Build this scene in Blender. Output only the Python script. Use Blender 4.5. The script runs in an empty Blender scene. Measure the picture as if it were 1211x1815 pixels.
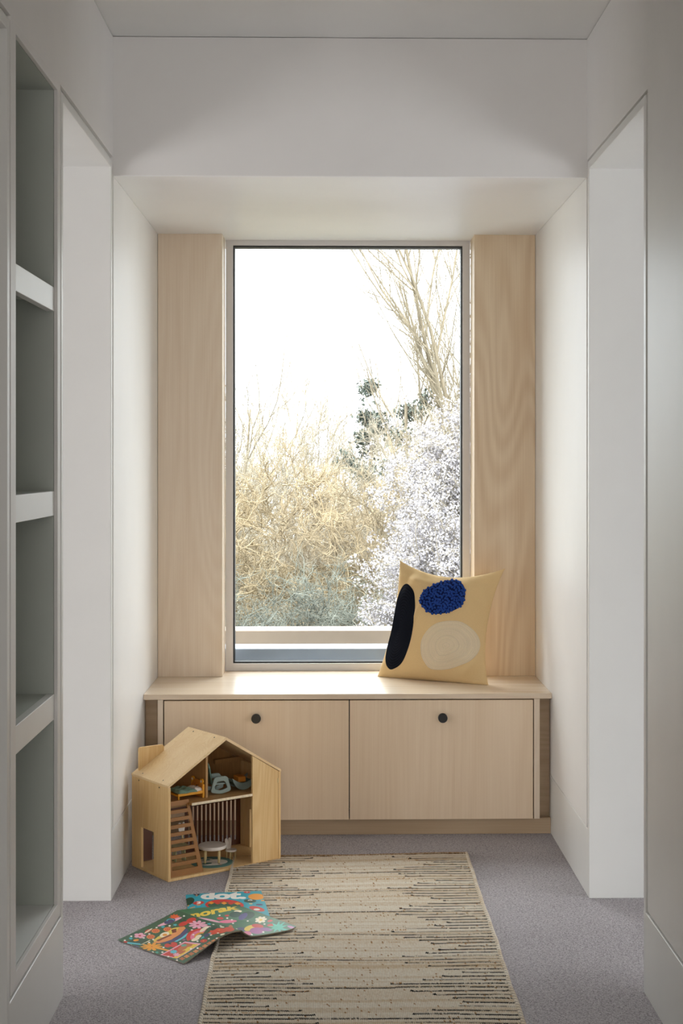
import bpy, math, random
import numpy as np
from mathutils import Vector, Matrix
random.seed(7); rng = np.random.default_rng(7)
scene = bpy.context.scene
C = scene.collection
R = math.radians; PI = math.pi

# ------------------------------------------------------------------ camera
cd = bpy.data.cameras.new('camera'); cam = bpy.data.objects.new('camera', cd); C.objects.link(cam)
cam.location = (0, 0, 1.375); cam.rotation_euler = (R(90), 0, R(-1.194))
cd.sensor_fit = 'VERTICAL'; cd.sensor_height = 36; cd.lens = 52.32
cd.shift_x = -0.02176; cd.shift_y = -0.0493; cd.clip_end = 300
scene.camera = cam
# ------------------------------------------------------------------ exposure
vs = scene.view_settings
vs.view_transform = 'Standard'; vs.look = 'None'; vs.gamma = 1; vs.use_curve_mapping = False
vs.exposure = 0.0
# ------------------------------------------------------------------ sky, sun, room windows
world = bpy.data.worlds.new('sky'); scene.world = world; world.use_nodes = True
wn = world.node_tree; wn.nodes.clear()
wo = wn.nodes.new('ShaderNodeOutputWorld'); bg = wn.nodes.new('ShaderNodeBackground')
bg.inputs['Color'].default_value = (0.915, 0.958, 1.0, 1)
# thin bright overcast: the zenith several times brighter than the horizon
SKY_LOW, SKY_HIGH = 4.0, 14.0
wt = wn.nodes.new('ShaderNodeTexCoord'); wsep = wn.nodes.new('ShaderNodeSeparateXYZ'); wmr = wn.nodes.new('ShaderNodeMapRange')
wmr.inputs[1].default_value = 0.10; wmr.inputs[2].default_value = 0.85; wmr.inputs[3].default_value = SKY_LOW; wmr.inputs[4].default_value = SKY_HIGH
wn.links.new(wt.outputs['Generated'], wsep.inputs[0]); wn.links.new(wsep.outputs[2], wmr.inputs[0]); wn.links.new(wmr.outputs[0], bg.inputs['Strength'])
wn.links.new(bg.outputs[0], wo.inputs[0])
def light(name, kind, loc, rot, energy, color=(1,1,1), size=None, size_y=None):
    l = bpy.data.lights.new(name, kind); l.energy = energy; l.color = color
    if kind == 'AREA':
        l.shape = 'RECTANGLE'; l.size = size; l.size_y = size_y or size
    o = bpy.data.objects.new(name, l); o.location = loc; o.rotation_euler = rot; C.objects.link(o)
    return o
# low winter sun behind the house, shining away from the window
sun = light('winter_sun', 'SUN', (0, -5, 12), (0, 0, 0), 2.2, (1.0, 0.94, 0.85))
sun.rotation_euler = Vector((0.12, 0.92, -0.345)).to_track_quat('-Z', 'Y').to_euler(); sun.data.angle = R(0.6)
# daylight at the side-room windows 
light('left_room_daylight', 'AREA', (-3.52, 2.6, 0.95), (0, R(-90), 0), 27, (1.0, 0.93, 0.895), 1.3, 2.6)
light('right_room_daylight', 'AREA', (3.62, 2.6, 0.95), (0, R(90), 0), 22, (0.95, 0.98, 1.0), 1.3, 2.6)
light('corridor_end_fill', 'AREA', (0.06, -2.38, 1.35), (R(90), 0, 0), 36, (1.0, 0.98, 0.955), 1.3, 2.0)  # added fill behind the camera; the end wall here has no window
pt = light('window_portal', 'AREA', (0.063, 6.17, 1.41), (R(-90), 0, 0), 1, (1,1,1), 0.98, 1.74)
pt.data.cycles.is_portal = True

# ------------------------------------------------------------------ material helpers
def srgb(r, g, b):
    f = lambda c: (c/255/12.92) if c/255 <= 0.04045 else ((c/255+0.055)/1.055)**2.4
    return (f(r), f(g), f(b), 1)
class NT:
    def __init__(s, name):
        s.m = bpy.data.materials.new(name); s.m.use_nodes = True; s.t = s.m.node_tree
        s.b = s.t.nodes['Principled BSDF']
    def n(s, typ, **kw):
        x = s.t.nodes.new(typ)
        for k, v in kw.items():
            if hasattr(x, k) and not k[0].isupper(): setattr(x, k, v)
            else: x.inputs[k].default_value = v
        return x
    def l(s, a, b): s.t.links.new(a, b)
    def noise(s, vec, scale, detail=2.0, rough=0.5):
        x = s.n('ShaderNodeTexNoise'); x.inputs['Scale'].default_value = scale
        x.inputs['Detail'].default_value = detail; x.inputs['Roughness'].default_value = rough
        if vec is not None: s.l(vec, x.inputs['Vector'])
        return x
    def mapping(s, scale, loc=(0,0,0), rot=(0,0,0)):
        c = s.n('ShaderNodeTexCoord'); m = s.n('ShaderNodeMapping')
        m.inputs['Scale'].default_value = scale; m.inputs['Location'].default_value = loc; m.inputs['Rotation'].default_value = rot
        s.l(c.outputs['Object'], m.inputs['Vector']); return m.outputs[0]
    def ramp(s, fac, stops):
        r = s.n('ShaderNodeValToRGB'); e = r.color_ramp.elements
        while len(e) < len(stops): e.new(0.5)
        for el, (p, c) in zip(e, stops): el.position = p; el.color = c
        s.l(fac, r.inputs[0]); return r.outputs[0]
    def bump(s, h, strength, dist):
        b = s.n('ShaderNodeBump'); b.inputs['Strength'].default_value = strength; b.inputs['Distance'].default_value = dist
        s.l(h, b.inputs['Height']); s.l(b.outputs[0], s.b.inputs['Normal'])
def plain(name, col, rough=0.5, metal=0.0, spec=0.5, var=0.04, scale=30, bump=0.0):
    t = NT(name); n = t.noise(t.mapping((1,1,1)), scale, 3)
    a = tuple(c*(1-var) for c in col[:3])+(1,); b = tuple(min(1, c*(1+var)) for c in col[:3])+(1,)
    t.l(t.ramp(n.outputs['Fac'], [(0.3, a), (0.7, b)]), t.b.inputs['Base Color'])
    t.b.inputs['Roughness'].default_value = rough; t.b.inputs['Metallic'].default_value = metal
    t.b.inputs['Specular IOR Level'].default_value = spec
    if bump: t.bump(n.outputs['Fac'], bump, 0.001)
    return t.m
def wood(name, light_c, dark_c, grain='Z', rough=0.4, seed=0.0, k=5.0, contrast=1.0, size=1.0, spec=0.5, stretch=0.055, figure=0.20):
    """pale veneer: cathedral figure = contour lines of a stretched noise, plus fine fibres"""
    t = NT(name)
    st = {'Z': (1, 1, stretch), 'X': (stretch, 1, 1), 'Y': (1, stretch, 1)}[grain]
    fi = {'Z': (1, 1, 0.012), 'X': (0.012, 1, 1), 'Y': (1, 0.012, 1)}[grain]
    v = t.mapping(tuple(s*size for s in st), (seed, seed*1.7, seed*0.6))
    n = t.noise(v, k, 1.0, 0.35)
    mu = t.n('ShaderNodeMath', operation='MULTIPLY'); t.l(n.outputs['Fac'], mu.inputs[0]); mu.inputs[1].default_value = 120
    si = t.n('ShaderNodeMath', operation='SINE'); t.l(mu.outputs[0], si.inputs[0])
    ring = t.n('ShaderNodeMapRange'); t.l(si.outputs[0], ring.inputs[0]); ring.inputs[1].default_value = -1; ring.inputs[2].default_value = 1
    fn = t.noise(t.mapping(tuple(s*size for s in fi), (seed, 3, seed)), 260, 3, 0.6)
    br = t.noise(t.mapping(tuple(s*size for s in st), (seed+9, 3, seed)), 9, 2, 0.5)
    a = t.n('ShaderNodeMath', operation='MULTIPLY'); t.l(ring.outputs[0], a.inputs[0]); a.inputs[1].default_value = figure*contrast
    b = t.n('ShaderNodeMath', operation='MULTIPLY_ADD'); t.l(fn.outputs['Fac'], b.inputs[0]); b.inputs[1].default_value = 0.5*contrast; t.l(a.outputs[0], b.inputs[2])
    c = t.n('ShaderNodeMath', operation='MULTIPLY_ADD'); t.l(br.outputs['Fac'], c.inputs[0]); c.inputs[1].default_value = 0.55*contrast; t.l(b.outputs[0], c.inputs[2])
    t.l(t.ramp(c.outputs[0], [(0.22*contrast, light_c), (1.05*contrast, dark_c)]), t.b.inputs['Base Color'])
    t.b.inputs['Roughness'].default_value = rough; t.b.inputs['Specular IOR Level'].default_value = spec
    t.bump(fn.outputs['Fac'], 0.08, 0.0004)
    return t.m
def attr_mat(name, rough=0.5, spec=0.5, noise=0.0, bump=0.0, scale=300):
    t = NT(name); a = t.n('ShaderNodeVertexColor'); a.layer_name = 'Col'
    if noise:
        n = t.noise(t.mapping((1,1,1)), scale, 3); mx = t.n('ShaderNodeMixRGB', blend_type='MULTIPLY'); mx.inputs[0].default_value = noise
        t.l(a.outputs[0], mx.inputs[1]); t.l(n.outputs['Fac'], mx.inputs[2]); t.l(mx.outputs[0], t.b.inputs['Base Color'])
        if bump: t.bump(n.outputs['Fac'], bump, 0.0006)
    else: t.l(a.outputs[0], t.b.inputs['Base Color'])
    t.b.inputs['Roughness'].default_value = rough; t.b.inputs['Specular IOR Level'].default_value = spec
    return t.m

M = {}
M['wall'] = plain('wall_paint', (0.81, 0.785, 0.76, 1), 0.42, var=0.012, scale=6)
M['ceiling'] = plain('ceiling_paint', (0.82, 0.81, 0.785, 1), 0.7, var=0.01, scale=6)
M['satin'] = plain('satin_woodwork_paint', (0.79, 0.78, 0.75, 1), 0.35, var=0.01, scale=8)
M['soffit'] = plain('niche_ceiling_paint', (0.90, 0.895, 0.90, 1), 0.34, spec=0.95, var=0.01, scale=6)
M['shelf'] = plain('bookcase_paint', (0.82, 0.82, 0.80, 1), 0.36, var=0.012, scale=8)
M['recess'] = plain('shaded_recess_paint', (0.51, 0.54, 0.495, 1), 0.4, var=0.02, scale=5)  # shade of the recesses put into the colour, darker than the shelf paint
LW, DW = srgb(243, 227, 206), srgb(219, 194, 165)
M['oak_z'] = wood('pale_veneer_upright', LW, DW, 'Z', 0.33, 0.0, k=4.5, stretch=0.12, figure=0.12)
M['oak_z2'] = wood('pale_veneer_figured', srgb(242,222,192), srgb(211,180,142), 'Z', 0.33, 4.3, k=4.5, stretch=0.15, figure=0.22)
M['oak_door'] = wood('pale_veneer_doors', srgb(250,228,200), srgb(228,199,164), 'Z', 0.42, 2.2, k=4, figure=0.09)
M['oak_x'] = wood('pale_veneer_lengthways', LW, DW, 'X', 0.27, 1.3, k=4, contrast=0.9)
M['oak_side'] = wood('veneer_filler', srgb(206,182,152), srgb(178,152,120), 'X', 0.5, 5.0)
M['frame'] = plain('window_frame_paint', srgb(226, 223, 222), 0.35, 0.0, var=0.01)
M['gasket'] = plain('black_rubber', (0.012, 0.012, 0.012, 1), 0.5)
M['ext_grey'] = plain('grey_metal_sill', srgb(148, 156, 168), 0.45, 0.0, var=0.03, scale=12)
M['ext_beige'] = plain('beige_stone_coping', srgb(160, 144, 128), 0.7, var=0.05, scale=8)
M['black'] = plain('black_knob', (0.012, 0.012, 0.012, 1), 0.35)
M['ply'] = wood('birch_plywood', srgb(242, 210, 154), srgb(216, 170, 106), 'Z', 0.45, 7.1, k=9, size=2.0, contrast=1.0)
M['ply_roof'] = wood('birch_plywood_roof', srgb(248, 222, 176), srgb(226, 186, 130), 'X', 0.4, 3.1, k=9, size=2.0)
M['ply_shaded'] = wood('birch_plywood_shaded', srgb(188, 146, 92), srgb(156, 114, 66), 'Z', 0.5, 8.1, k=9, size=2.0)  # darker copy of the plywood: the dim interior is put into the colour
M['ply_edge'] = plain('plywood_edge', srgb(232, 214, 180), 0.5, var=0.12, scale=120)
M['brown'] = plain('brown_painted_ply', srgb(152, 102, 46), 0.45, var=0.05)
M['slat'] = plain('dark_brown_slats', srgb(92, 50, 26), 0.45, var=0.05)
M['sage'] = plain('sage_green_paint', srgb(134, 147, 138), 0.4, var=0.03)
M['sage_dark'] = plain('dark_sage_paint', srgb(88, 112, 98), 0.4, var=0.03)
M['mustard'] = plain('mustard_paint', srgb(232, 160, 30), 0.4, var=0.03)
M['bear'] = plain('orange_brown_paint', srgb(205, 128, 42), 0.45, var=0.03)
M['white_toy'] = plain('white_toy_paint', srgb(236, 226, 214), 0.4, var=0.02)
M['toy_leg'] = plain('beech_toy_leg', srgb(214, 190, 136), 0.5, var=0.05)
M['olive'] = plain('olive_toy_paint', srgb(168, 164, 124), 0.5, var=0.05)
M['blanket'] = plain('toy_blanket_cotton', srgb(118, 146, 128), 0.9, var=0.12, scale=400, bump=0.4)
M['pillow_toy'] = plain('toy_pillow_cotton', srgb(230, 218, 205), 0.9, var=0.05, scale=300, bump=0.3)
M['screw'] = plain('dark_screw', (0.05, 0.045, 0.035, 1), 0.4, 0.6)
def linen():
    t = NT('mustard_linen'); n = t.noise(t.mapping((1, 1, 9)), 320, 3, 0.6); n2 = t.noise(t.mapping((9, 9, 1)), 200, 3, 0.6)
    a = t.n('ShaderNodeMath', operation='ADD'); t.l(n.outputs[0], a.inputs[0]); t.l(n2.outputs[0], a.inputs[1])
    t.l(t.ramp(a.outputs[0], [(0.35, srgb(200, 166, 114)), (1.0, srgb(230, 199, 148))]), t.b.inputs['Base Color'])
    # ramp input spans 0..2, keep the useful half
    t.b.inputs['Roughness'].default_value = 0.95; t.b.inputs['Specular IOR Level'].default_value = 0.15
    t.b.inputs['Sheen Weight'].default_value = 0.15
    t.bump(a.outputs[0], 0.35, 0.0008); return t.m
M['linen'] = linen()
M['navy'] = attr_mat('navy_cord', 0.95, 0.08, 0.35, 0.6, 500)
M['cream'] = attr_mat('cream_cord', 0.95, 0.15, 0.2, 0.6, 500)
M['blue'] = plain('blue_felt_beads', srgb(38, 72, 150), 0.9, spec=0.15, var=0.15, scale=150, bump=0.5)
def carpet():
    t = NT('grey_loop_carpet'); v = t.mapping((1, 1, 1))
    vo = t.n('ShaderNodeTexVoronoi'); vo.inputs['Scale'].default_value = 300; t.l(v, vo.inputs['Vector'])
    n = t.noise(v, 160, 3, 0.6); n3 = t.noise(v, 2.5, 2)
    a = t.n('ShaderNodeMath', operation='MULTIPLY_ADD'); t.l(vo.outputs['Distance'], a.inputs[0]); a.inputs[1].default_value = -0.7; t.l(n.outputs[0], a.inputs[2])
    b = t.n('ShaderNodeMath', operation='MULTIPLY_ADD'); t.l(n3.outputs[0], b.inputs[0]); b.inputs[1].default_value = 0.25; t.l(a.outputs[0], b.inputs[2])
    t.l(t.ramp(b.outputs[0], [(0.0, srgb(139, 133, 135)), (0.65, srgb(206, 200, 202))]), t.b.inputs['Base Color'])
    t.b.inputs['Roughness'].default_value = 1; t.b.inputs['Specular IOR Level'].default_value = 0.1
    t.bump(a.outputs[0], 0.6, 0.003); return t.m
M['carpet'] = carpet()
def glass():
    t = NT('clear_glass'); nt = t.t; out = nt.nodes['Material Output']; nt.nodes.remove(t.b)
    tr = nt.nodes.new('ShaderNodeBsdfTransparent'); tr.inputs[0].default_value = (0.97, 0.985, 0.975, 1)
    gl = nt.nodes.new('ShaderNodeBsdfGlossy'); gl.inputs['Roughness'].default_value = 0.02
    fr = nt.nodes.new('ShaderNodeFresnel'); fr.inputs[0].default_value = 1.17
    mx = nt.nodes.new('ShaderNodeMixShader'); nt.links.new(fr.outputs[0], mx.inputs[0]); nt.links.new(tr.outputs[0], mx.inputs[1]); nt.links.new(gl.outputs[0], mx.inputs[2])
    nt.links.new(mx.outputs[0], out.inputs[0]); return t.m
M['glass'] = glass()
M['print'] = attr_mat('printed_cover', 0.38, 0.45)
M['paper'] = plain('page_edges', srgb(150, 136, 112), 0.6, var=0.15, scale=300)
M['jute'] = attr_mat('woven_jute_wool', 0.95, 0.1)
M['cord'] = attr_mat('jute_edge_cord', 0.95, 0.1)
M['twig_gold'] = plain('golden_twigs', srgb(134, 119, 92), 0.8, var=0.35, scale=3)
M['twig_pale'] = plain('pale_twigs', srgb(136, 127, 110), 0.8, var=0.2, scale=3)
M['twig_grey'] = plain('grey_green_bramble', srgb(98, 100, 90), 0.8, var=0.25, scale=4)
M['bark'] = plain('pale_bark', srgb(122, 112, 94), 0.85, var=0.2, scale=5)
M['blossom'] = plain('white_blossom', srgb(145, 141, 144), 0.8, var=0.06, scale=20)
M['needle'] = plain('dark_evergreen_leaves', srgb(50, 62, 52), 0.6, var=0.3, scale=6)
M['grass'] = plain('garden_grass', srgb(96, 94, 76), 0.9, var=0.25, scale=1.5)
M['reflector'] = plain('pale_reflector', srgb(212, 210, 206), 0.8, var=0.06, scale=3)  # pale colour for the added light-bouncing surfaces outside
M['render'] = plain('outside_render', srgb(196, 188, 176), 0.8, var=0.04)
M['paint_toyrug'] = attr_mat('felt_toy_rug', 0.9, 0.1)

# ------------------------------------------------------------------ mesh helpers
class MB:
    def __init__(s): s.v = []; s.f = []; s.mi = []; s.smooth = []
    def add(s, vs_, fs, mi=0, smooth=False):
        o = len(s.v); s.v += [tuple(p) for p in vs_]
        for f in fs: s.f.append([o+i for i in f]); s.mi.append(mi); s.smooth.append(smooth)
        return s
    def box(s, x0, x1, y0, y1, z0, z1, mi=0):
        return s.add([(x0,y0,z0),(x1,y0,z0),(x1,y1,z0),(x0,y1,z0),(x0,y0,z1),(x1,y0,z1),(x1,y1,z1),(x0,y1,z1)],
              [(0,3,2,1),(4,5,6,7),(0,1,5,4),(1,2,6,5),(2,3,7,6),(3,0,4,7)], mi)
    def prism(s, poly, d0, d1, axis='Y', mi=0, smooth=False):
        """poly in the plane across the axis; axis Y: (x,z), X: (y,z), Z: (x,y)"""
        def P(a, b, d): return {'Y': (a, d, b), 'X': (d, a, b), 'Z': (a, b, d)}[axis]
        n = len(poly); vs_ = [P(a, b, d0) for a, b in poly]+[P(a, b, d1) for a, b in poly]
        o = len(s.v); s.v += vs_
        s.f.append([o+i for i in range(n)]); s.f.append([o+n+i for i in reversed(range(n))]); s.mi += [mi]*2; s.smooth += [False]*2
        for i in range(n):
            j = (i+1) % n; s.f.append([o+i, o+n+i, o+n+j, o+j]); s.mi.append(mi); s.smooth.append(smooth)
        return s
    def plate(s, xs, zs, holes, d0, d1, axis='Y', mi=0, warp=None):
        """a board cut on breakpoints xs, zs with rectangular holes (x0,x1,z0,z1)"""
        xs = sorted(set(xs)); zs = sorted(set(zs)); nx, nz = len(xs)-1, len(zs)-1
        def solid(i, k):
            if not (0 <= i < nx and 0 <= k < nz): return False
            cx, cz = (xs[i]+xs[i+1])/2, (zs[k]+zs[k+1])/2
            return not any(h[0] < cx < h[1] and h[2] < cz < h[3] for h in holes)
        def P(a, b, d):
            if warp: a, b, d = warp(a, b, d)
            return {'Y': (a, d, b), 'X': (d, a, b), 'Z': (a, b, d)}[axis]
        idx = {}
        def V(i, k, q):
            if (i, k, q) not in idx: idx[(i, k, q)] = len(s.v); s.v.append(P(xs[i], zs[k], (d0, d1)[q]))
            return idx[(i, k, q)]
        def F(*a): s.f.append(list(a)); s.mi.append(mi); s.smooth.append(False)
        for i in range(nx):
            for k in range(nz):
                if not solid(i, k): continue
                F(V(i,k,0), V(i+1,k,0), V(i+1,k+1,0), V(i,k+1,0)); F(V(i,k,1), V(i,k+1,1), V(i+1,k+1,1), V(i+1,k,1))
                if not solid(i-1, k): F(V(i,k,0), V(i,k+1,0), V(i,k+1,1), V(i,k,1))
                if not solid(i+1, k): F(V(i+1,k,0), V(i+1,k,1), V(i+1,k+1,1), V(i+1,k+1,0))
                if not solid(i, k-1): F(V(i,k,0), V(i,k,1), V(i+1,k,1), V(i+1,k,0))
                if not solid(i, k+1): F(V(i,k+1,0), V(i+1,k+1,0), V(i+1,k+1,1), V(i,k+1,1))
        return s
    def cyl(s, c, r, d0, d1, axis='Z', n=24, mi=0, r2=None, cap=True):
        r2 = r if r2 is None else r2; o = len(s.v)
        for d, rr in ((d0, r), (d1, r2)):
            for i in range(n):
                a = 2*PI*i/n; p, q = c[0]+rr*math.cos(a), c[1]+rr*math.sin(a)
                s.v.append({'Y': (p, d, q), 'X': (d, p, q), 'Z': (p, q, d)}[axis])
        for i in range(n):
            j = (i+1) % n; s.f.append([o+i, o+j, o+n+j, o+n+i]); s.mi.append(mi); s.smooth.append(True)
        if cap:
            s.f.append([o+i for i in reversed(range(n))]); s.f.append([o+n+i for i in range(n)]); s.mi += [mi]*2; s.smooth += [False]*2
        return s
    def tube(s, pts, r, n=8, mi=0):
        pts = [Vector(p) for p in pts]; o = len(s.v); rr = r if hasattr(r, '__len__') else [r]*len(pts)
        for k, p in enumerate(pts):
            t = (pts[min(k+1, len(pts)-1)]-pts[max(k-1, 0)]).normalized()
            a = t.cross(Vector((0, 0, 1)));
            if a.length < 1e-3: a = t.cross(Vector((1, 0, 0)))
            a.normalize(); b = t.cross(a)
            for i in range(n):
                w = 2*PI*i/n; s.v.append(tuple(p+(a*math.cos(w)+b*math.sin(w))*rr[k]))
        for k in range(len(pts)-1):
            for i in range(n):
                j = (i+1) % n; s.f.append([o+k*n+i, o+k*n+j, o+(k+1)*n+j, o+(k+1)*n+i]); s.mi.append(mi); s.smooth.append(True)
        s.f.append([o+i for i in reversed(range(n))]); s.f.append([o+(len(pts)-1)*n+i for i in range(n)]); s.mi += [mi]*2; s.smooth += [True]*2
        return s
    def build(s, name, mat, parent=None, bevel=0.0, seg=2, cols=None):
        me = bpy.data.meshes.new(name); me.from_pydata(s.v, [], s.f)
        for m in (mat if isinstance(mat, (list, tuple)) else [mat]): me.materials.append(m)
        me.polygons.foreach_set('material_index', s.mi); me.polygons.foreach_set('use_smooth', s.smooth)
        if cols is not None:
            at = me.color_attributes.new('Col', 'FLOAT_COLOR', 'POINT'); at.data.foreach_set('color', np.asarray(cols, dtype=np.float32).ravel())
        me.update()
        o = bpy.data.objects.new(name, me); C.objects.link(o)
        if parent: o.parent = parent
        if bevel:
            b = o.modifiers.new('bevel', 'BEVEL'); b.width = bevel; b.segments = seg; b.limit_method = 'ANGLE'; b.angle_limit = R(40)
            b.harden_normals = False
        return o
def grid(name, P, mat, parent=None, cols=None, smooth=True):
    """P: array (ny, nx, 3)"""
    ny, nx = P.shape[:2]; me = bpy.data.meshes.new(name)
    i = np.arange(ny*nx).reshape(ny, nx)
    f = np.stack([i[:-1,:-1], i[:-1,1:], i[1:,1:], i[1:,:-1]], -1).reshape(-1, 4)
    me.vertices.add(ny*nx); me.vertices.foreach_set('co', P.astype(np.float32).ravel())
    me.loops.add(f.size); me.loops.foreach_set('vertex_index', f.astype(np.int32).ravel())
    me.polygons.add(len(f)); me.polygons.foreach_set('loop_start', np.arange(0, f.size, 4, dtype=np.int32))
    me.polygons.foreach_set('loop_total', np.full(len(f), 4, dtype=np.int32))
    me.polygons.foreach_set('use_smooth', np.full(len(f), smooth, dtype=bool))
    me.update(calc_edges=True); me.validate()
    if cols is not None:
        at = me.color_attributes.new('Col', 'FLOAT_COLOR', 'POINT'); at.data.foreach_set('color', cols.astype(np.float32).ravel())
    me.materials.append(mat)
    o = bpy.data.objects.new(name, me); C.objects.link(o)
    if parent: o.parent = parent
    return o
def tag(o, label=None, cat=None, group=None, kind=None):
    if label: o['label'] = label
    if cat: o['category'] = cat
    if group: o['group'] = group
    if kind: o['kind'] = kind
    return o
def thing(name, label, cat, loc=(0,0,0), rz=0.0, group=None):
    o = bpy.data.objects.new(name, None); o.location = loc; o.rotation_euler = (0, 0, rz); o.empty_display_size = 0.05
    C.objects.link(o); return tag(o, label, cat, group)
def struct(name, mb, mat, bevel=0.0, parent=None, label=None):
    o = mb.build(name, mat, parent, bevel)
    if parent is None: tag(o, kind='structure')
    if label: o['label'] = label
    return o

# ------------------------------------------------------------------ the setting
XL, XR = -0.6935, 0.8067          # corridor and niche side faces
T = 0.30                          # wall thickness
YN, YB = -2.4, 6.34               # near end wall, outer face of the window wall
ZC = 2.717                        # corridor ceiling
YF = 4.71                         # face of the downstand above the niche
ZN = 2.278                        # niche ceiling
DT, DTT = 2.297, 2.335            # door head, top of the lining
GR = 0.010                        # groove depth
mb = MB().box(-3.6, 3.7, YN-0.2, YB, -0.25, 0.0); struct('floor', mb, M['carpet'], label='grey loop-pile carpet')
mb = MB().box(-3.9, 4.0, YN-0.3, YB+0.02, ZC, ZC+0.3); struct('ceiling', mb, M['ceiling'])
mb = MB().box(XL-T, XR+T, YF, YB, ZN, ZC-0.002); struct('wall_far', mb, [M['wall']], 0.0)
mb = MB().box(XL+0.001, XR-0.001, YF+0.002, 6.074, ZN-0.0015, ZN); struct('ceiling_niche', mb, M['soffit'])

def side_wall(name, xin, sgn, doors, recess=None):
    """base wall set back by the groove depth, plus flush skins that leave shadow grooves"""
    xb = xin+sgn*GR; xo = xin+sgn*T
    b = MB()
    def bx(xa, xb_, *a): b.box(min(xa, xb_), max(xa, xb_), *a)
    cuts = sorted([(d[0]-0.0, d[1]+0.0, 'd') for d in doors]+([(recess[0], recess[1], 'r')] if recess else []))
    y = YN
    for c0, c1, k in cuts:
        bx(xb, xo, y, c0-0.026 if k == 'd' else c0-0.018, 0, ZC-0.002)
        lo, hi = c0-(0.026 if k == 'd' else 0.018), c1+(0.026 if k == 'd' else 0.018)
        if k == 'd': bx(xb, xo, lo, hi, DT+0.024, ZC-0.002)
        else:
            bx(xb, xo, lo, hi, recess[3]+0.018, ZC-0.002); bx(xb, xo, lo, hi, 0, recess[2]-0.018)
        y = hi
    bx(xb, xo, y, YB, 0, ZC-0.002)
    return b, bx, xin, xb
# left corridor wall: two doorways with a bookcase recess between them
DL = [(2.30, 3.185), (3.842, 4.672)]; BK = (3.272, 3.765, 0.258, 2.311)
b, bx, xi, xb = side_wall('wall_left', XL, -1, DL, BK)
G = 0.010
def skin(y0, y1, z0, z1): bx(xb+0.0005, xi, y0, y1, z0, z1)
skin(YN, 2.262, 0.222, ZC-0.002); skin(2.262, YF, DTT+0.0, ZC-0.002)
# pier skin round the bookcase opening
skin(3.220, BK[0]-0.0, 0.222, DTT); skin(BK[1], 3.805, 0.222, DTT); skin(BK[0], BK[1], 0.222, BK[2]); skin(BK[0], BK[1], BK[3], DTT)
skin(4.72, 6.08, 0.216, ZN)
struct('wall_left', b, M['wall'], 0.0008)
# right corridor wall
DR = [(3.845, 4.668)]
b, bx, xi, xb = side_wall('wall_right', XR, 1, DR)
def skin(y0, y1, z0, z1): bx(xi, xb-0.0005, y0, y1, z0, z1)
skin(YN, 3.797, 0.222, ZC-0.002); skin(3.797, YF, 2.330, ZC-0.002); skin(4.715, 6.08, 0.214, ZN)
struct('wall_right', b, M['wall'], 0.0008)
# skirtings flush with the wall, a shadow groove above
for nm, x0, x1, runs in (('baseboard_left', XL-0.0095, XL+0.0005, ((YN, 2.275), (3.198, 3.8415), (4.6725, 5.56))),
                         ('baseboard_right', XR-0.0005, XR+0.0095, ((YN, 3.8445), (4.6685, 5.56)))):
    b = MB()
    for y0, y1 in runs: b.box(x0, x1, y0, y1, 0, 0.212)
    struct(nm, b, M['satin'], 0.002)
# door linings
def lining(name, sgn, y0, y1, xin):
    b = MB(); xa, xo = sorted((xin, xin+sgn*(T+0.004)))
    w = 0.025
    b.box(xa, xo, y0-w, y0, 0, DT+w); b.box(xa, xo, y1, y1+w, 0, DT+w); b.box(xa, xo, y0, y1, DT, DT+w)
    struct(name, b, M['satin'], 0.0015)
lining('door_1', -1, *DL[1], XL); lining('door_2', 1, *DR[0], XR); lining('door_3', -1, *DL[0], XL)
b = MB().box(XL-T+0.002, XL-T+0.042, DL[0][0]+0.003, DL[0][1]-0.003, 0.004, DT-0.003); struct('door_light_block', b, M['recess'], 0.002, label='added leaf closing the near left opening against side-room light')  # unseen leaf added to stop side-room light reaching the right wall
# near end of the corridor, outer shell and the two side rooms
b = MB().box(XL-T, XR+T, YN-0.2, YN, 0, ZC); struct('wall_near', b, M['wall'])
b = MB().plate([0.6, 1.3, 3.9, 6.34], [0, 0.28, 1.62, ZC], [(1.3, 3.9, 0.28, 1.62)], -3.8, -3.55, 'X')
b.box(-3.8, XL-T, 0.4, 0.6, 0, ZC); b.box(-3.8, XL-T, 6.10, 6.34, 0, ZC); struct('wall_left_room', b, M['wall'])
b = MB().plate([0.6, 1.3, 3.9, 6.34], [0, 0.28, 1.62, ZC], [(1.3, 3.9, 0.28, 1.62)], 3.65, 3.9, 'X')
b.box(XR+T, 3.9, 0.4, 0.6, 0, ZC); b.box(XR+T, 3.9, 6.10, 6.34, 0, ZC); struct('wall_right_room', b, M['wall'])
# window wall round the opening, and the window
WX0, WX1, WZ0, WZ1, WY = -0.4365, 0.5615, 0.522, ZN+0.008, 6.07
b = MB().plate([XL, WX0-0.03, WX1+0.03, XR], [0, 0.50, ZN], [(WX0-0.03, WX1+0.03, 0.50, ZN)], 6.075, YB, 'Y'); struct('wall_window', b, M['render'])
win = bpy.data.objects.new('window_1', None); C.objects.link(win); tag(win, kind='structure')
def ring(x0, x1, z0, z1, w, y0, y1, mi=0, b=None):
    b = b or MB(); return b.plate([x0, x0+w, x1-w, x1], [z0, z0+w, z1-w, z1], [(x0+w, x1-w, z0+w, z1-w)], y0, y1, 'Y', mi)
b = MB().plate([WX0, WX0+0.030, WX1-0.031, WX1], [WZ0, WZ0+0.030, 2.256, WZ1], [(WX0+0.030, WX1-0.031, WZ0+0.030, 2.256)], WY, WY+0.07, 'Y')
b.build('window_frame', M['frame'], win, 0.0012)
ring(WX0+0.0301, WX1-0.0311, WZ0+0.0301, 2.2559, 0.006, WY+0.012, WY+0.068).build('glazing_gasket', M['gasket'], win)
MB().box(WX0+0.034, WX1-0.035, WY+0.036, WY+0.046, WZ0+0.034, 2.252).build('window_pane', M['glass'], win)
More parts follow.
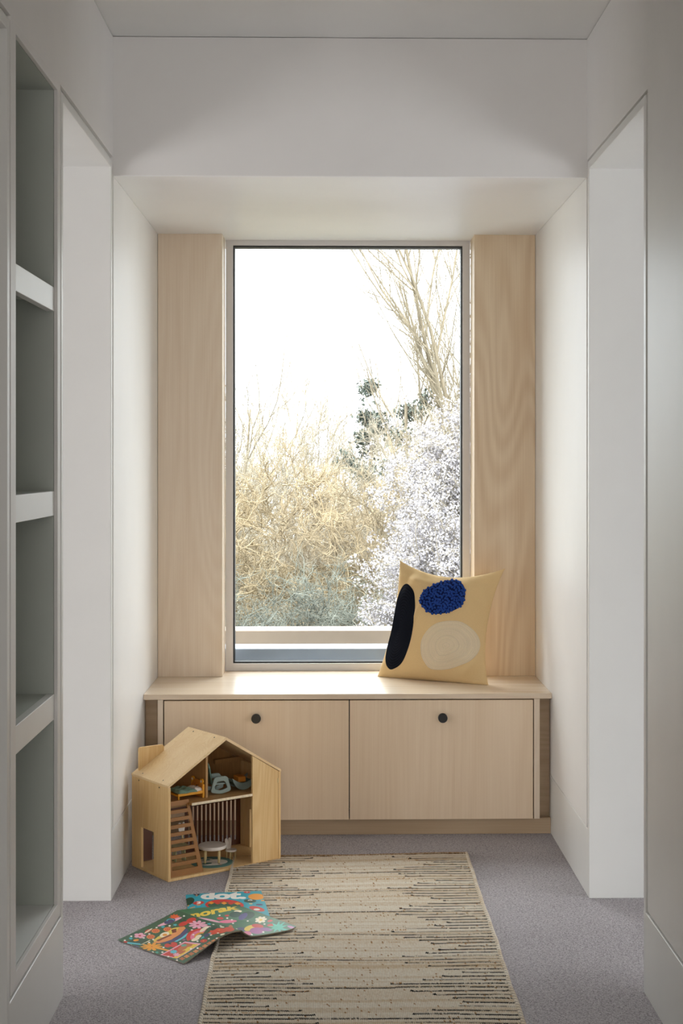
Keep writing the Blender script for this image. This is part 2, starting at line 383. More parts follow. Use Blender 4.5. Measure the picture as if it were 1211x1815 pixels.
# outside: metal sill upstand and stone coping of the parapet
b = MB().box(-0.95, 1.05, 6.18, 6.34, 0.40, 0.599); struct('trim_1', b, M['ext_grey'], 0.004, label='grey metal sill outside the window')
b = MB().box(-1.3, 1.4, 6.62, 6.79, 0.10, 0.624); struct('trim_2', b, M['ext_beige'], 0.004, label='beige coping of the parapet outside')

# ------------------------------------------------------------------ bookcase in the left wall
bk = thing('built_in_bookcase', 'pale grey painted bookcase built into the left wall, open shelves', 'bookcase', (XL-0.15, 3.5185, 0.258))
def L(o): return (o[0]-(XL-0.15), o[1]-3.5185, o[2]-0.258)
def lbox(x0, x1, y0, y1, z0, z1):
    a = L((x0, y0, z0)); c = L((x1, y1, z1)); return MB().box(a[0], c[0], a[1], c[1], a[2], c[2])
y0, y1, z0, z1 = BK
lbox(XL-0.285, XL-0.0102, y0-0.017, y0, z0-0.017, z1+0.017).build('side_panel', M['recess'], bk)
lbox(XL-0.285, XL-0.0102, y1, y1+0.017, z0-0.017, z1+0.017).build('side_panel', M['recess'], bk)
lbox(XL-0.295, XL-0.285, y0-0.017, y1+0.017, z0-0.017, z1+0.017).build('back_panel', M['recess'], bk)
lbox(XL-0.285, XL-0.0102, y0, y1, z1, z1+0.017).build('top_panel', M['recess'], bk)
lbox(XL-0.285, XL-0.0102, y0, y1, z0-0.017, z0).build('bottom_shelf', M['shelf'], bk)
for za, zb in ((1.753, 1.813), (1.239, 1.300), (0.726, 0.789)):
    sh = lbox(XL-0.285, XL-0.028, y0, y1, zb-0.03, zb).build('shelf', M['recess'], bk)
    lbox(XL-0.028, XL-0.008, y0, y1, za, zb+0.0005).build('shelf_lip', M['shelf'], sh, 0.0012)
# ------------------------------------------------------------------ pale wood panels beside the window
b = MB().box(XL+0.001, WX0-0.001, 5.905, 6.0695, 0.5225, ZN-0.001); o = b.build('wood_side_panel', M['oak_z'], None, 0.001)
tag(o, 'tall pale wood panel left of the window, standing on the bench top', 'panel', 'wood panels beside the window')
b = MB().box(WX1+0.001, XR-0.001, 5.905, 6.0695, 0.5225, ZN-0.001); o = b.build('wood_side_panel', M['oak_z2'], None, 0.001)
tag(o, 'tall pale wood panel right of the window, behind the cushion', 'panel', 'wood panels beside the window')
# ------------------------------------------------------------------ bench
BY = 5.46
o = MB().box(XL+0.0005, XR-0.0005, BY, 6.069, 0.5025, 0.5222).build('bench_top', M['oak_x'], None, 0.0012)
tag(o, 'pale wood worktop of the window seat, under the cushion', 'bench top')
bench = thing('storage_bench', 'pale wood window seat cabinet with two doors and black knobs', 'cabinet', (0.0597, 5.75, 0))
def bb(x0, x1, y0, y1, z0, z1): return MB().box(x0-0.0597, x1-0.0597, y0-5.75, y1-5.75, z0, z1)
FY = BY+0.004
bb(-0.62, 0.738, 5.50, 6.06, 0.095, 0.500).build('carcass', M['gasket'], bench)
for k, (x0, x1, kx) in enumerate(((-0.6175, 0.0590, -0.2805), (0.0625, 0.7375, 0.4033))):
    d = bb(x0, x1, FY, FY+0.019, 0.060, 0.498).build('cabinet_door', M['oak_door'], bench, 0.0008)
    q = MB()
    c = (kx-0.0597, 0.4350); q.cyl(c, 0.006, FY-5.75-0.014, FY-5.75, 'Y', 16)
    q.cyl(c, 0.0172, FY-5.75-0.024, FY-5.75-0.012, 'Y', 40); q.cyl(c, 0.0155, FY-5.75-0.026, FY-5.75-0.024, 'Y', 40, r2=0.0172)
    q.build('door_knob', M['black'], d)
for x0, x1 in ((-0.6410, -0.6215), (0.7410, 0.7620)): bb(x0, x1, FY-0.001, FY+0.50, 0.060, 0.5015).build('end_panel', M['oak_z'], bench, 0.0008)
for x0, x1 in ((XL+0.001, -0.6415), (0.7625, XR-0.001)): bb(x0, x1, FY+0.055, FY+0.075, 0.052, 0.502).build('filler_panel', M['oak_side'], bench)
bb(XL+0.001, XR-0.001, FY+0.022, FY+0.045, 0.0, 0.058).build('plinth', M['oak_side'], bench, 0.0008)

# ------------------------------------------------------------------ cushion
def pip(poly, X, Y):
    poly = np.asarray(poly, float); ins = np.zeros(X.shape, bool); n = len(poly); j = n-1
    for i in range(n):
        xi, yi = poly[i]; xj, yj = poly[j]
        c = ((yi > Y) != (yj > Y)) & (X < (xj-xi)*(Y-yi)/((yj-yi) or 1e-12)+xi); ins ^= c; j = i
    return ins
def cushion():
    BLc, BRc = np.array([0.1755, 5.905, 0.518]), np.array([0.5965, 5.665, 0.518])
    TRc, TLc = np.array([0.672, 5.765, 0.962]), np.array([0.268, 5.945, 0.981])
    nrm = np.cross(BRc-BLc, TLc-BLc); nrm /= np.linalg.norm(nrm)      # towards the viewer (-y)
    if nrm[1] > 0: nrm = -nrm
    def base(u, v):
        iR = 0.092*np.clip(np.sin(PI*np.clip(v, 0, 1)), 0, 1)**0.75 ; iL = 0.05*np.clip(np.sin(PI*v), 0, 1)**0.8
        iT = 0.115*np.clip(np.sin(PI*u), 0, 1)**0.85; iB = 0.006*np.sin(PI*u)
        uu = iL+u*(1-iL-iR); vv = iB+v*(1-iB-iT)
        P = ((1-uu)*(1-vv))[..., None]*BLc+(uu*(1-vv))[..., None]*BRc+(uu*vv)[..., None]*TRc+((1-uu)*vv)[..., None]*TLc
        return P
    def thick(u, v):
        a = np.clip(1-(2*u-1)**2, 0, 1); b_ = np.clip(1-(2*v-1)**2, 0, 1)
        return 0.066*(a**0.62)*(b_**np.where(v < 0.5, 0.42, 0.58))
    def wrinkle(u, v):
        w = 0.0028*np.sin(26*u+9*v+3*np.sin(7*v))*np.exp(-((v-0.97)/0.16)**2)
        w += 0.004*np.sin(30*(u+v))*np.exp(-(((u-0.93)**2+(v-0.85)**2)/0.02))
        w += 0.0035*np.sin(34*(u-v*0.6))*np.exp(-(((u-0.08)**2+(v-0.9)**2)/0.03))
        w += 0.003*np.sin(40*(u+0.5*v))*np.exp(-(((u-0.05)**2+(v-0.05)**2)/0.02))
        w += 0.004*np.sin(28*(u-v))*np.exp(-(((u-0.93)**2+(v-0.08)**2)/0.02))
        w += 0.006*np.exp(-((u-0.33-0.3*(v-0.7))/0.02)**2)*np.exp(-((v-0.68)/0.14)**2)
        w += 0.0022*np.sin(13*u+2)*np.sin(11*v+1)+0.004*np.exp(-((v-0.93+0.25*(u-0.5)**2)/0.03)**2)*np.sin(3*u+1)
        return w
    def S(u, v, off=0.0, side=1):
        k = 1.0 if side > 0 else 0.62
        t = thick(u, v)*k+1.9*wrinkle(u, v)*np.clip(thick(u, v)/0.03, 0, 1)+off
        P = base(u, v)+nrm*(t*side)[..., None]; P[..., 2] = np.maximum(P[..., 2], 0.5226); return P
    root = thing('cushion', 'square mustard linen cushion with navy, blue and cream oval patches on bench top', 'cushion', (0.40, 5.80, 0.523))
    org = np.array([0.40, 5.80, 0.523])
    n = 90; g = np.linspace(0, 1, n); e = 0.5-0.5*np.cos(PI*g); U, V = np.meshgrid(e, e)
    F = S(U, V)-org; Bk = S(U, V, side=-1)-org
    m = MB(); idx = np.arange(n*n).reshape(n, n)
    m.v = [tuple(p) for p in F.reshape(-1, 3)]+[tuple(p) for p in Bk.reshape(-1, 3)]
    for i in range(n-1):
        for j in range(n-1):
            a, b_, c, d = idx[i, j], idx[i, j+1], idx[i+1, j+1], idx[i+1, j]
            m.f.append([a, b_, c, d]); o2 = n*n; m.f.append([o2+a, o2+d, o2+c, o2+b_])
    m.mi = [0]*len(m.f); m.smooth = [True]*len(m.f)
    cv = m.build('cushion_cover', M['linen'], root)
    w = cv.modifiers.new('weld', 'WELD'); w.merge_threshold = 0.0004
    # outlines of the three patches on the cover, in fractions of its width and height
    navy = [(.137,.803),(.217,.758),(.271,.651),(.30,.51),(.307,.359),(.288,.24),(.242,.137),(.153,.074),(.092,.093),(.058,.159),(.048,.264),(.057,.383),(.055,.502),(.06,.635),(.083,.759)]
    blue = [(.524,.865),(.607,.863),(.683,.826),(.718,.75),(.712,.661),(.643,.596),(.524,.557),(.43,.563),(.351,.612),(.307,.686),(.332,.766),(.426,.829)]
    cream = [(.602,.511),(.716,.514),(.816,.462),(.876,.381),(.886,.286),(.84,.199),(.758,.151),(.653,.109),(.52,.101),(.452,.158),(.412,.229),(.401,.334),(.446,.423),(.515,.483)]
    def inv(pt):
        """solve for cover coordinates whose flat position has the given fractions (insets undone)"""
        u, v = pt; tu, tv = u, v
        for _ in range(12):
            iR = 0.092*max(math.sin(PI*v), 0)**0.75; iL = 0.05*max(math.sin(PI*v), 0)**0.8
            iT = 0.115*max(math.sin(PI*u), 0)**0.85; iB = 0.006*math.sin(PI*u)
            u = min(max((tu-iL)/(1-iL-iR), 0.01), 0.99); v = min(max((tv-iB)/(1-iB-iT), 0.01), 0.99)
        return u, v
    def spline(poly, m_=96):
        P = np.array([inv(p) for p in poly]); k = len(P); out = []
        for i in range(m_):
            t = i/m_*k; j = int(t); f = t-j; p0, p1, p2, p3 = P[(j-1) % k], P[j % k], P[(j+1) % k], P[(j+2) % k]
            out.append(0.5*((2*p1)+(-p0+p2)*f+(2*p0-5*p1+4*p2-p3)*f*f+(-p0+3*p1-3*p2+p3)*f**3))
        return np.array(out)
    def patch(name, poly, mat, c1, c2, turns, squash, label):
        Q = spline(poly); cen = Q.mean(0); nr = turns*4
        V_, cols, fs = [], [], []
        for r in range(nr+1):
            k = r/nr; W = cen+(Q-cen)*(0.02+0.98*k)
            h = 0.0022+0.0007*math.cos(2*PI*k*turns)
            if r == nr: h = -0.001
            elif r == nr-1: h = 0.0018
            V_.append(S(W[:, 0], W[:, 1], h)-org)
            mixf = 0.5+0.5*math.cos(2*PI*k*turns); jit = rng.normal(0, 0.05)
            cols += [tuple(np.clip((np.array(c1[:3])*mixf+np.array(c2[:3])*(1-mixf))*(1+jit), 0, 1))+(1,)]*len(Q)
        V_ = np.array(V_); nq = len(Q); mm = MB(); mm.v = [tuple(p) for p in V_.reshape(-1, 3)]
        for r in range(nr):
            for i in range(nq):
                j = (i+1) % nq; mm.f.append([r*nq+i, r*nq+j, (r+1)*nq+j, (r+1)*nq+i])
        mm.f.append(list(range(nq))[::-1]); mm.mi = [0]*len(mm.f); mm.smooth = [True]*len(mm.f)
        o = mm.build(name, mat, root, cols=cols); o['label'] = label; return o
    patch('oval_patch', navy, M['navy'], srgb(34, 38, 50), srgb(20, 22, 30), 15, 1, 'navy corded oval')
    patch('oval_patch', cream, M['cream'], srgb(252, 234, 206), srgb(236, 217, 186), 24, 1, 'cream corded oval')
    patch('felt_backing', [(.515+(x-.515)*.97, .71+(y-.71)*.97) for x, y in blue], M['navy'], srgb(22, 38, 86), srgb(18, 32, 74), 8, 1, 'dark blue felt under the beads')
    # blue patch: felt beads laid in rings
    Q = spline(blue); cen = Q.mean(0); mm = MB()
    bead = []
    for a in range(5):
        th = PI*a/8
        for q in range(8): ph = 2*PI*q/8; bead.append((math.sin(th)*math.cos(ph), math.sin(th)*math.sin(ph), math.cos(th)))
    su = np.linalg.norm(BRc-BLc); sv = np.linalg.norm(TLc-BLc)
    tu = (BRc-BLc)/su; tv = np.cross(nrm, tu)
    mq = np.array([[(p[0])*su, (p[1])*sv] for p in Q]); lo, hi = mq.min(0), mq.max(0); mc = mq.mean(0); inner = mc+(mq-mc)*0.965
    spots = []
    for _ in range(9000):
        c2 = lo+rng.random(2)*(hi-lo)
        if not pip(inner, np.array([c2[0]]), np.array([c2[1]]))[0]: continue
        if all((c2[0]-a)**2+(c2[1]-b_)**2 > 0.0098**2 for a, b_ in spots): spots.append((c2[0], c2[1]))
    if True:
        for c2 in spots:
            c = S(np.array([c2[0]/su]), np.array([c2[1]/sv]), 0.0012)[0]-org
            rad = 0.0056*random.uniform(0.88, 1.1); ph0 = random.random()*PI; ca, sa = math.cos(ph0), math.sin(ph0)
            vs_ = []
            for (x, y, z) in bead:
                x, y = x*ca*1.15-y*sa*0.92, x*sa*1.15+y*ca*0.92
                vs_.append(c+tu*x*rad+tv*y*rad+nrm*z*rad*0.85)
            fs = []
            for a in range(4):
                for q in range(8): fs.append((a*8+q, a*8+(q+1) % 8, (a+1)*8+(q+1) % 8, (a+1)*8+q))
            mm.add(vs_, fs, 0, True)
    o = mm.build('beaded_patch', M['blue'], root); o['label'] = 'blue oval of felt beads'
cushion()

# ------------------------------------------------------------------ toy house
HA = Vector((-0.5372, 4.8719, 0.0)); HR = R(35.7)
def hw(x, y, z): return (HA.x+x*math.cos(HR)-y*math.sin(HR), HA.y+x*math.sin(HR)+y*math.cos(HR), z)
house = thing('toy_house', 'open-fronted plywood dolls house standing on the carpet by the bench', 'dolls house', tuple(HA), HR)
W_, D_, HH, PK, t9 = 0.441, 0.250, 0.315, 0.450, 0.009
MB().box(0, W_, 0, D_, 0.001, 0.010).build('base_panel', M['ply'], house, 0.0006)
def holewall(x0, x1):
    q = MB().plate([0, 0.098, 0.185, D_], [0.0101, 0.145, HH-0.006], [(0.098, 0.185, 0.0, 0.145)], x0, x1, 'X'); return q
holewall(0, t9).build('side_wall', M['ply'], house, 0.0006); holewall(W_-t9, W_).build('side_wall', M['ply'], house, 0.0006)
mid = W_/2; sl = (PK-HH)/mid; th_ = 0.010
MB().prism([(-0.001, HH-0.006), (-0.001, HH), (mid, PK), (mid, PK-th_), (0.0, HH-0.008)][:5], -0.001, D_+0.001, 'Y').build('roof_panel', M['ply_roof'], house, 0.0005)
MB().prism([(W_+0.001, HH-0.006), (W_, HH-0.008), (mid+0.0002, PK-th_), (mid+0.0002, PK), (W_+0.001, HH)], -0.001, D_+0.001, 'Y').build('roof_panel', M['ply_roof'], house, 0.0005)
def roofz(x): return HH-0.0095+sl*min(x, W_-x)
# upper floor (cut away at the ladder), divider, back
MB().prism([(t9, 0.030), (0.090, 0.030), (0.090, 0.001), (0.3265, 0.001), (0.3265, 0.0105), (W_-t9, 0.0105), (W_-t9, D_-t9), (t9, D_-t9)], 0.238, 0.247, 'Z').build('upper_floor', M['ply_shaded'], house, 0.0005)
MB().prism([(0.0895, 0.0006), (W_-0.115, 0.0006), (W_-0.115, 0.0016), (0.0895, 0.0016)], 0.2383, 0.2467, 'Z').build('floor_edge', M['ply_edge'], house)
MB().prism([(0.040, 0.2472), (D_-t9, 0.2472), (D_-t9, roofz(0.166)-0.001), (0.040, roofz(0.166)-0.001)], 0.166, 0.174, 'X').build('room_divider', M['ply_shaded'], house, 0.0004)
b = MB()
b.prism([(t9, 0.1765), (W_-t9, 0.1765), (W_-t9, 0.285), (t9, 0.285)], D_-t9, D_, 'Y')
b.box(t9, 0.10, D_-t9, D_, 0.285, roofz(t9)); b.prism([(0.10, 0.285), (0.10, roofz(0.10)), (t9, roofz(t9)), (t9, 0.285)], D_-t9, D_, 'Y')
b.prism([(0.155, 0.285), (0.155, roofz(0.155)), (mid, PK-th_-0.001), (W_-t9, roofz(W_-t9)), (W_-t9, 0.285)], D_-t9, D_, 'Y')
b.prism([(0.10, 0.335), (0.155, 0.335), (0.155, roofz(0.155)), (0.10, roofz(0.10))], D_-t9, D_, 'Y')
b.build('back_panel', M['ply_shaded'], house)
xs = [t9, 0.075, 0.205, W_-t9]; holes = [(0.075, 0.205, 0.0, 0.160)]
for k in range(12):
    c = 0.2215+k*0.0172
    if c > 0.415: break
    xs += [c-0.0040, c+0.0040]; holes.append((c-0.0040, c+0.0040, 0.028, 0.170))
MB().plate(xs, [0.0101, 0.028, 0.160, 0.170, 0.1763], holes, D_-0.0045, D_-0.001, 'Y').build('slatted_screen', M['slat'], house)
# right-hand front panel and its catch, cross beam, chimney, screws
fp = MB().prism([(0.327, 0.0102), (W_-t9-0.0006, 0.0102), (W_-t9-0.0006, roofz(W_-t9-0.0006)-0.0005), (0.327, roofz(0.327)-0.0005)], 0.001, 0.010, 'Y').build('front_panel', M['ply'], house, 0.0005)
MB().box(W_-0.0135, W_-0.0095, 0.0, 0.002, 0.270, 0.286).build('catch', M['toy_leg'], fp)
MB().box(0.30, W_-t9, 0.20, 0.212, 0.318, 0.332).build('cross_beam', M['ply_shaded'], house)
b = MB(); r_ = 0.008; P_ = [(0.016, HH+sl*0.016), (0.112, HH+sl*0.112)]
top = 0.404
P_ += [(0.112-r_*(1-math.cos(a)), top-r_+r_*math.sin(a)) for a in np.linspace(0, PI/2, 6)]
P_ += [(0.016+r_*(1-math.cos(a)), top-r_+r_*math.sin(a)) for a in np.linspace(PI/2, 0, 6)]
b.prism(P_, 0.228, 0.236, 'Y').build('chimney', M['ply'], house, 0.0005)
def screw(p, nrm_):
    n_ = Vector(nrm_).normalized(); a = n_.orthogonal().normalized(); c = n_.cross(a); m = MB(); p = Vector(p)
    vs_ = [p+n_*0.0006+(a*math.cos(w)+c*math.sin(w))*0.0026 for w in np.linspace(0, 2*PI, 12, endpoint=False)]
    vs_ += [q-n_*0.001 for q in vs_]
    m.add(vs_, [list(range(12))]+[[i, (i+1) % 12, 12+(i+1) % 12, 12+i] for i in range(12)]); m.build('screw', M['screw'], house)
for x, y in ((0.012, 0.055), (0.012, 0.195), (mid-0.012, 0.055), (mid-0.012, 0.195)): screw((x, y, HH+sl*x), (-sl, 0, 1))
for y in (0.06, 0.20): screw((0, y, 0.300), (-1, 0, 0))
# ladder board leaning in the opening
tl = thing('toy_ladder', 'brown trapezoid ladder board with nine slots leaning at left of the toy house front', 'toy ladder', hw(0.01, 0.012, 0.0105), HR)
zs = [0, 0.018]; holes = []; n_s = 9
for k in range(n_s):
    za = 0.0205+k*0.0245; zs += [za, za+0.0125]; holes.append((0.10, 0.87, za, za+0.0125))
def warp(a, z, d):
    wid = 0.130-0.050*z/0.246; return (a*wid, z, d+z*0.045)
MB().plate([0, 0.10, 0.87, 1], zs+[0.246], holes, 0.0, 0.006, 'Y', warp=warp).build('slotted_board', M['brown'], tl, 0.0005)
# --- toy bed
bed = thing('toy_bed', 'mustard toy bed with a bear-face headboard on the upper floor', 'toy bed', hw(0.112, 0.085, 0.2473), HR)
q = MB().box(-0.047, 0.046, -0.036, 0.036, 0.014, 0.020); q.build('bed_base', M['mustard'], bed, 0.0008)
for sy in (-1, 1):
    MB().box(-0.048, 0.046, sy*0.036-0.0025, sy*0.036+0.0025, 0.016, 0.024).build('side_rail', M['mustard'], bed, 0.0006)
    MB().box(-0.048, -0.043, sy*0.036-0.0026, sy*0.036+0.0026, 0, 0.016).build('leg', M['mustard'], bed, 0.0005)
def blob(n=40, ears=True):
    P = []
    for i in range(n+1):
        a = PI*i/n; x = -math.cos(a); y = math.sin(a)
        P.append((0.033*x*(1 if abs(x) < 0.99 else 1), 0.040+0.016*abs(y)**0.5))
    return P
hb = MB().prism([(-0.038, 0)]+[(-0.038, 0.030)]+blob()+[(0.038, 0.030), (0.038, 0)], 0.046, 0.0515, 'X')
hb.build('headboard', M['bear'], bed, 0.0006)
for sy in (-1, 1): MB().box(0.0455, 0.053, sy*0.03675-0.00275, sy*0.03675+0.00275, 0, 0.045).build('headboard_post', M['mustard'], bed, 0.001)
for sy in (-1, 1):
    e = MB().cyl((sy*0.029, 0.053), 0.009, 0.0452, 0.0518, 'X', 20); e.build('ear', M['mustard'], bed)
    MB().cyl((sy*0.029, 0.053), 0.0045, 0.0446, 0.0450, 'X', 16).build('inner_ear', M['pillow_toy'], bed)
    MB().cyl((sy*0.013, 0.040), 0.0016, 0.0452, 0.0458, 'X', 12).build('eye', M['black'], bed)
MB().cyl((0, 0.035), 0.0030, 0.0450, 0.0458, 'X', 14).build('nose', M['black'], bed)
def softpad(name, x0, x1, y0, y1, z0, h, mat, label, cat, wav=0.0, rot=0.0, n=26, sag=0.0):
    """soft closed pad, thing of its own"""
    cx, cy = (x0+x1)/2, (y0+y1)/2; o = thing(name, label, cat, hw(cx, cy, z0), HR+rot)
    u = np.linspace(-1, 1, n); X, Y = np.meshgrid(u, u)
    prof = np.clip(1-np.abs(X)**6, 0, 1)*np.clip(1-np.abs(Y)**6, 0, 1)
    wz = wav*np.sin(5*X+2*Y)+wav*0.7*np.sin(9*Y-3*X)
    Z1 = h*prof**0.5+wz*prof+wav*1.7*(1-0)+0.0; Z1 = Z1-sag*np.clip(np.abs(Y)-0.8, 0, 1)*5
    P = np.stack([X*(x1-x0)/2+wav*0.8*np.sin(4*Y), Y*(y1-y0)/2+wav*np.sin(5*X), Z1], -1)
    Q = P.copy(); Q[..., 2] = Z1-h*prof**0.5-0.0006
    a = np.concatenate([P, Q[:, ::-1]], 1); a = np.concatenate([a, a[:, :1]], 1)
    grid(name+'_cloth', a, mat, o); return o
softpad('toy_pillow', 0.128, 0.157, 0.050, 0.105, 0.2475+0.0215, 0.012, M['pillow_toy'], 'small cream pillow at the head of the toy bed', 'toy pillow', 0.001, 0.1)
softpad('toy_blanket', 0.066, 0.134, 0.042, 0.124, 0.2475+0.0205, 0.009, M['blanket'], 'crumpled grey-green toy blanket lying on the mustard toy bed', 'toy blanket', 0.0026)
# --- rocking chair
def rocker_loop(x0, x1, h, r=0.010):
    """rounded trapezoid outline (x,z) outer and inner"""
    def rnd(P, rr, k=6):
        out = []; n = len(P)
        for i in range(n):
            p0, p1, p2 = Vector(P[i-1]), Vector(P[i]), Vector(P[(i+1) % n])
            a = p1+(p0-p1).normalized()*rr; b_ = p1+(p2-p1).normalized()*rr
            for j in range(k+1):
                t = j/k; out.append(tuple(a*(1-t)**2+p1*2*t*(1-t)+b_*t*t))
        return out
    outer = rnd([(x0, 0.006), (0, -0.001), (x1, 0.006), (x1-0.013, h), (x0+0.013, h)], r)
    inner = rnd([(x0+0.012, 0.016), (0, 0.010), (x1-0.012, 0.016), (x1-0.021, h-0.014), (x0+0.021, h-0.014)], r*0.6)
    return outer, inner
def loop_prism(m, outer, inner, d0, d1):
    n = len(outer); o = len(m.v)
    for P, d in ((outer, d0), (inner, d0), (outer, d1), (inner, d1)):
        for x, z in P: m.v.append((x, d, z))
    for i in range(n):
        j = (i+1) % n
        for f in ([o+i, o+j, o+n+j, o+n+i], [o+2*n+i, o+3*n+i, o+3*n+j, o+2*n+j], [o+i, o+2*n+i, o+2*n+j, o+j], [o+n+i, o+n+j, o+3*n+j, o+3*n+i]):
            m.f.append(f); m.mi.append(0); m.smooth.append(False)
rc = thing('toy_rocking_chair', 'sage green toy rocking chair with round back beside the divider upstairs', 'toy chair', hw(0.240, 0.090, 0.2482), HR+R(-6)); rc.scale = (1.15, 1.1, 1.12)
for sy in (-1, 1):
    m = MB(); o_, i_ = rocker_loop(-0.034, 0.034, 0.052); loop_prism(m, o_, i_, sy*0.026-0.0035, sy*0.026+0.0035); m.build('rocker_side', M['sage'], rc, 0.0008)
MB().box(-0.020, 0.022, -0.0224, 0.0224, 0.026, 0.031).build('seat', M['sage'], rc, 0.001)
bkp = [(0.019*math.cos(a), 0.078+0.020*math.sin(a)) for a in np.linspace(-0.6, PI+0.6, 30)]+[(-0.012, 0.026), (0.012, 0.026)]
m = MB(); m.prism(bkp, -0.024, -0.019, 'X'); m.v = [(x-(z-0.03)*0.22, y, z) for x, y, z in m.v]; m.build('backrest', M['sage_dark'], rc, 0.0008)
# --- cradle
cr = thing('toy_cradle', 'blue-grey crescent toy cradle at the right of the upper floor', 'toy cradle', hw(0.335, 0.095, 0.2478), HR+R(-4)); cr.scale = (1.12, 1.0, 1.1)
def crescent(w, h, n=28):
    lo = [(w*math.sin(a), h-h*math.cos(a)/1.0) for a in np.linspace(-1.35, 1.35, n)]
    k = lo[-1][1]
    up = [(x, k-0.017*math.cos(x/lo[-1][0]*PI/2)) for x in np.linspace(lo[-1][0], lo[0][0], n)]
    return lo+up
for sy in (-1, 1): MB().prism(crescent(0.041, 0.050), sy*0.028-0.003, sy*0.028+0.003, 'Y').build('cradle_side', M['sage'], cr, 0.0006)
m = MB(); m.prism([(0.038*math.sin(a), 0.050-0.046*math.cos(a)) for a in np.linspace(-1.0, 1.0, 20)]+[(0.035*math.sin(a), 0.050-0.042*math.cos(a)) for a in np.linspace(1.0, -1.0, 20)], -0.0249, 0.0249, 'Y'); m.build('cradle_bed', M['sage_dark'], cr)
MB().box(-0.014, 0.012, -0.02, 0.02, 0.022, 0.040).build('mattress', M['bear'], cr, 0.003)
# --- table, stools
def legs(root, r, h, n, rad, mat, splay=0.0, a0=0.4):
    for k in range(n):
        a = a0+2*PI*k/n; MB().tube([(r*math.cos(a)*(1+splay), r*math.sin(a)*(1+splay), 0), (r*math.cos(a), r*math.sin(a), h)], rad, 10).build('leg', mat, root)
tb = thing('toy_table', 'round white toy table on four beech legs in the lower room', 'toy table', hw(0.226, 0.098, 0.0122), HR)
MB().cyl((0, 0), 0.047, 0.046, 0.057, 'Z', 48).build('table_top', M['white_toy'], tb, 0.0012); legs(tb, 0.033, 0.0462, 4, 0.0042, M['toy_leg'], a0=0.2)
ch = thing('toy_chair', 'small white toy chair with rabbit-ear back right of the round toy table', 'toy chair', hw(0.300, 0.096, 0.0105), HR+R(8))
MB().cyl((0, 0), 0.0195, 0.026, 0.032, 'Z', 32).build('seat', M['white_toy'], ch, 0.001); legs(ch, 0.014, 0.0262, 4, 0.0025, M['toy_leg'], 0.12, 0.7)
def ears():
    P = [(-0.009, 0.0), (0.009, 0.0)]
    for s_, rev in ((1, False), (-1, True)):
        E_ = [(s_*(0.0075+0.0062*math.cos(a)), 0.026+0.0105*math.sin(a)) for a in np.linspace(-0.3, PI-0.1, 10)]
        P += E_ if not rev else E_[::-1]
        if not rev: P.append((0, 0.018))
    return P
m = MB(); m.prism(ears(), -0.002, 0.002, 'Y'); m.v = [(x, y+0.013+z*0.12, z+0.031) for x, y, z in m.v]; m.build('rabbit_ear_back', M['white_toy'], ch, 0.0006)
hc = thing('toy_high_chair', 'olive toy high chair with white top seen through the brown ladder', 'toy chair', hw(0.135, 0.165, 0.0105), HR)
MB().cyl((0, 0), 0.032, 0.048, 0.058, 'Z', 32).build('seat', M['olive'], hc, 0.0012); legs(hc, 0.021, 0.0482, 4, 0.0035, M['olive'], 0.15, 0.5)
MB().tube([(0.022, 0.012, 0.058), (0.020, 0.016, 0.098)], 0.0035, 10).build('back_post', M['toy_leg'], hc)
m = MB(); m.prism(ears(), -0.002, 0.002, 'Y'); m.v = [(x+0.019, y+0.017, z+0.092) for x, y, z in m.v]; m.build('rabbit_ear_back', M['white_toy'], hc, 0.0006)
m = MB(); arc = [(0.050*math.cos(a), 0.036*math.sin(a)) for a in np.linspace(PI*1.02, PI*1.98, 20)]+[(0.044*math.cos(a), 0.020*math.sin(a)) for a in np.linspace(PI*1.98, PI*1.02, 20)]
m.prism(arc, 0, 0.006, 'Z'); o = m.build('toy_crescent', M['toy_leg'], None, 0.0008); o.location = hw(0.090, 0.075, 0.0102); o.rotation_euler = (0, 0, HR)
tag(o, 'curved beech toy piece lying on the floor behind the brown ladder', 'toy piece')
# round felt rug with a face
def ell(cx, cy, rx, ry, rot=0, n=28, a0=0, a1=2*PI):
    a = np.linspace(a0, a1, n); c, s_ = math.cos(rot), math.sin(rot)
    return [(cx+rx*math.cos(t)*c-ry*math.sin(t)*s_, cy+rx*math.cos(t)*s_+ry*math.sin(t)*c) for t in a]
nr, na = 40, 96; rr_, aa = np.meshgrid(np.linspace(0.001, 1, nr), np.linspace(0, 2*PI, na))
X, Y = rr_*np.cos(aa), rr_*np.sin(aa)
col = np.zeros(X.shape+(4,)); col[...] = srgb(104, 140, 132)
for poly, c in ((ell(0.05, -0.05, .72, .52, 0.5), srgb(226, 218, 206)), (ell(-0.35, 0.35, .30, .26, 0.4), srgb(196, 190, 176)), (ell(-0.35, 0.35, .18, .14, 0.4), srgb(104, 140, 132)),
                (ell(-0.18, -0.3, .26, .14, 0.6), srgb(88, 118, 108)), (ell(0.38, -0.18, .05, .05), srgb(30, 30, 30)), (ell(0.46, -0.36, .11, .06, .4), srgb(222, 160, 130))):
    col[pip(poly, X, Y)] = c
rg = thing('toy_rug', 'round teal and white toy rug with a face under the toy table', 'toy rug', hw(0.222, 0.093, 0.0102), HR+R(-45))
P = np.stack([X*0.072, Y*0.072, np.where(rr_ > 0.985, 0.0, 0.0012)], -1); grid('felt_disc', P, M['paint_toyrug'], rg, col)

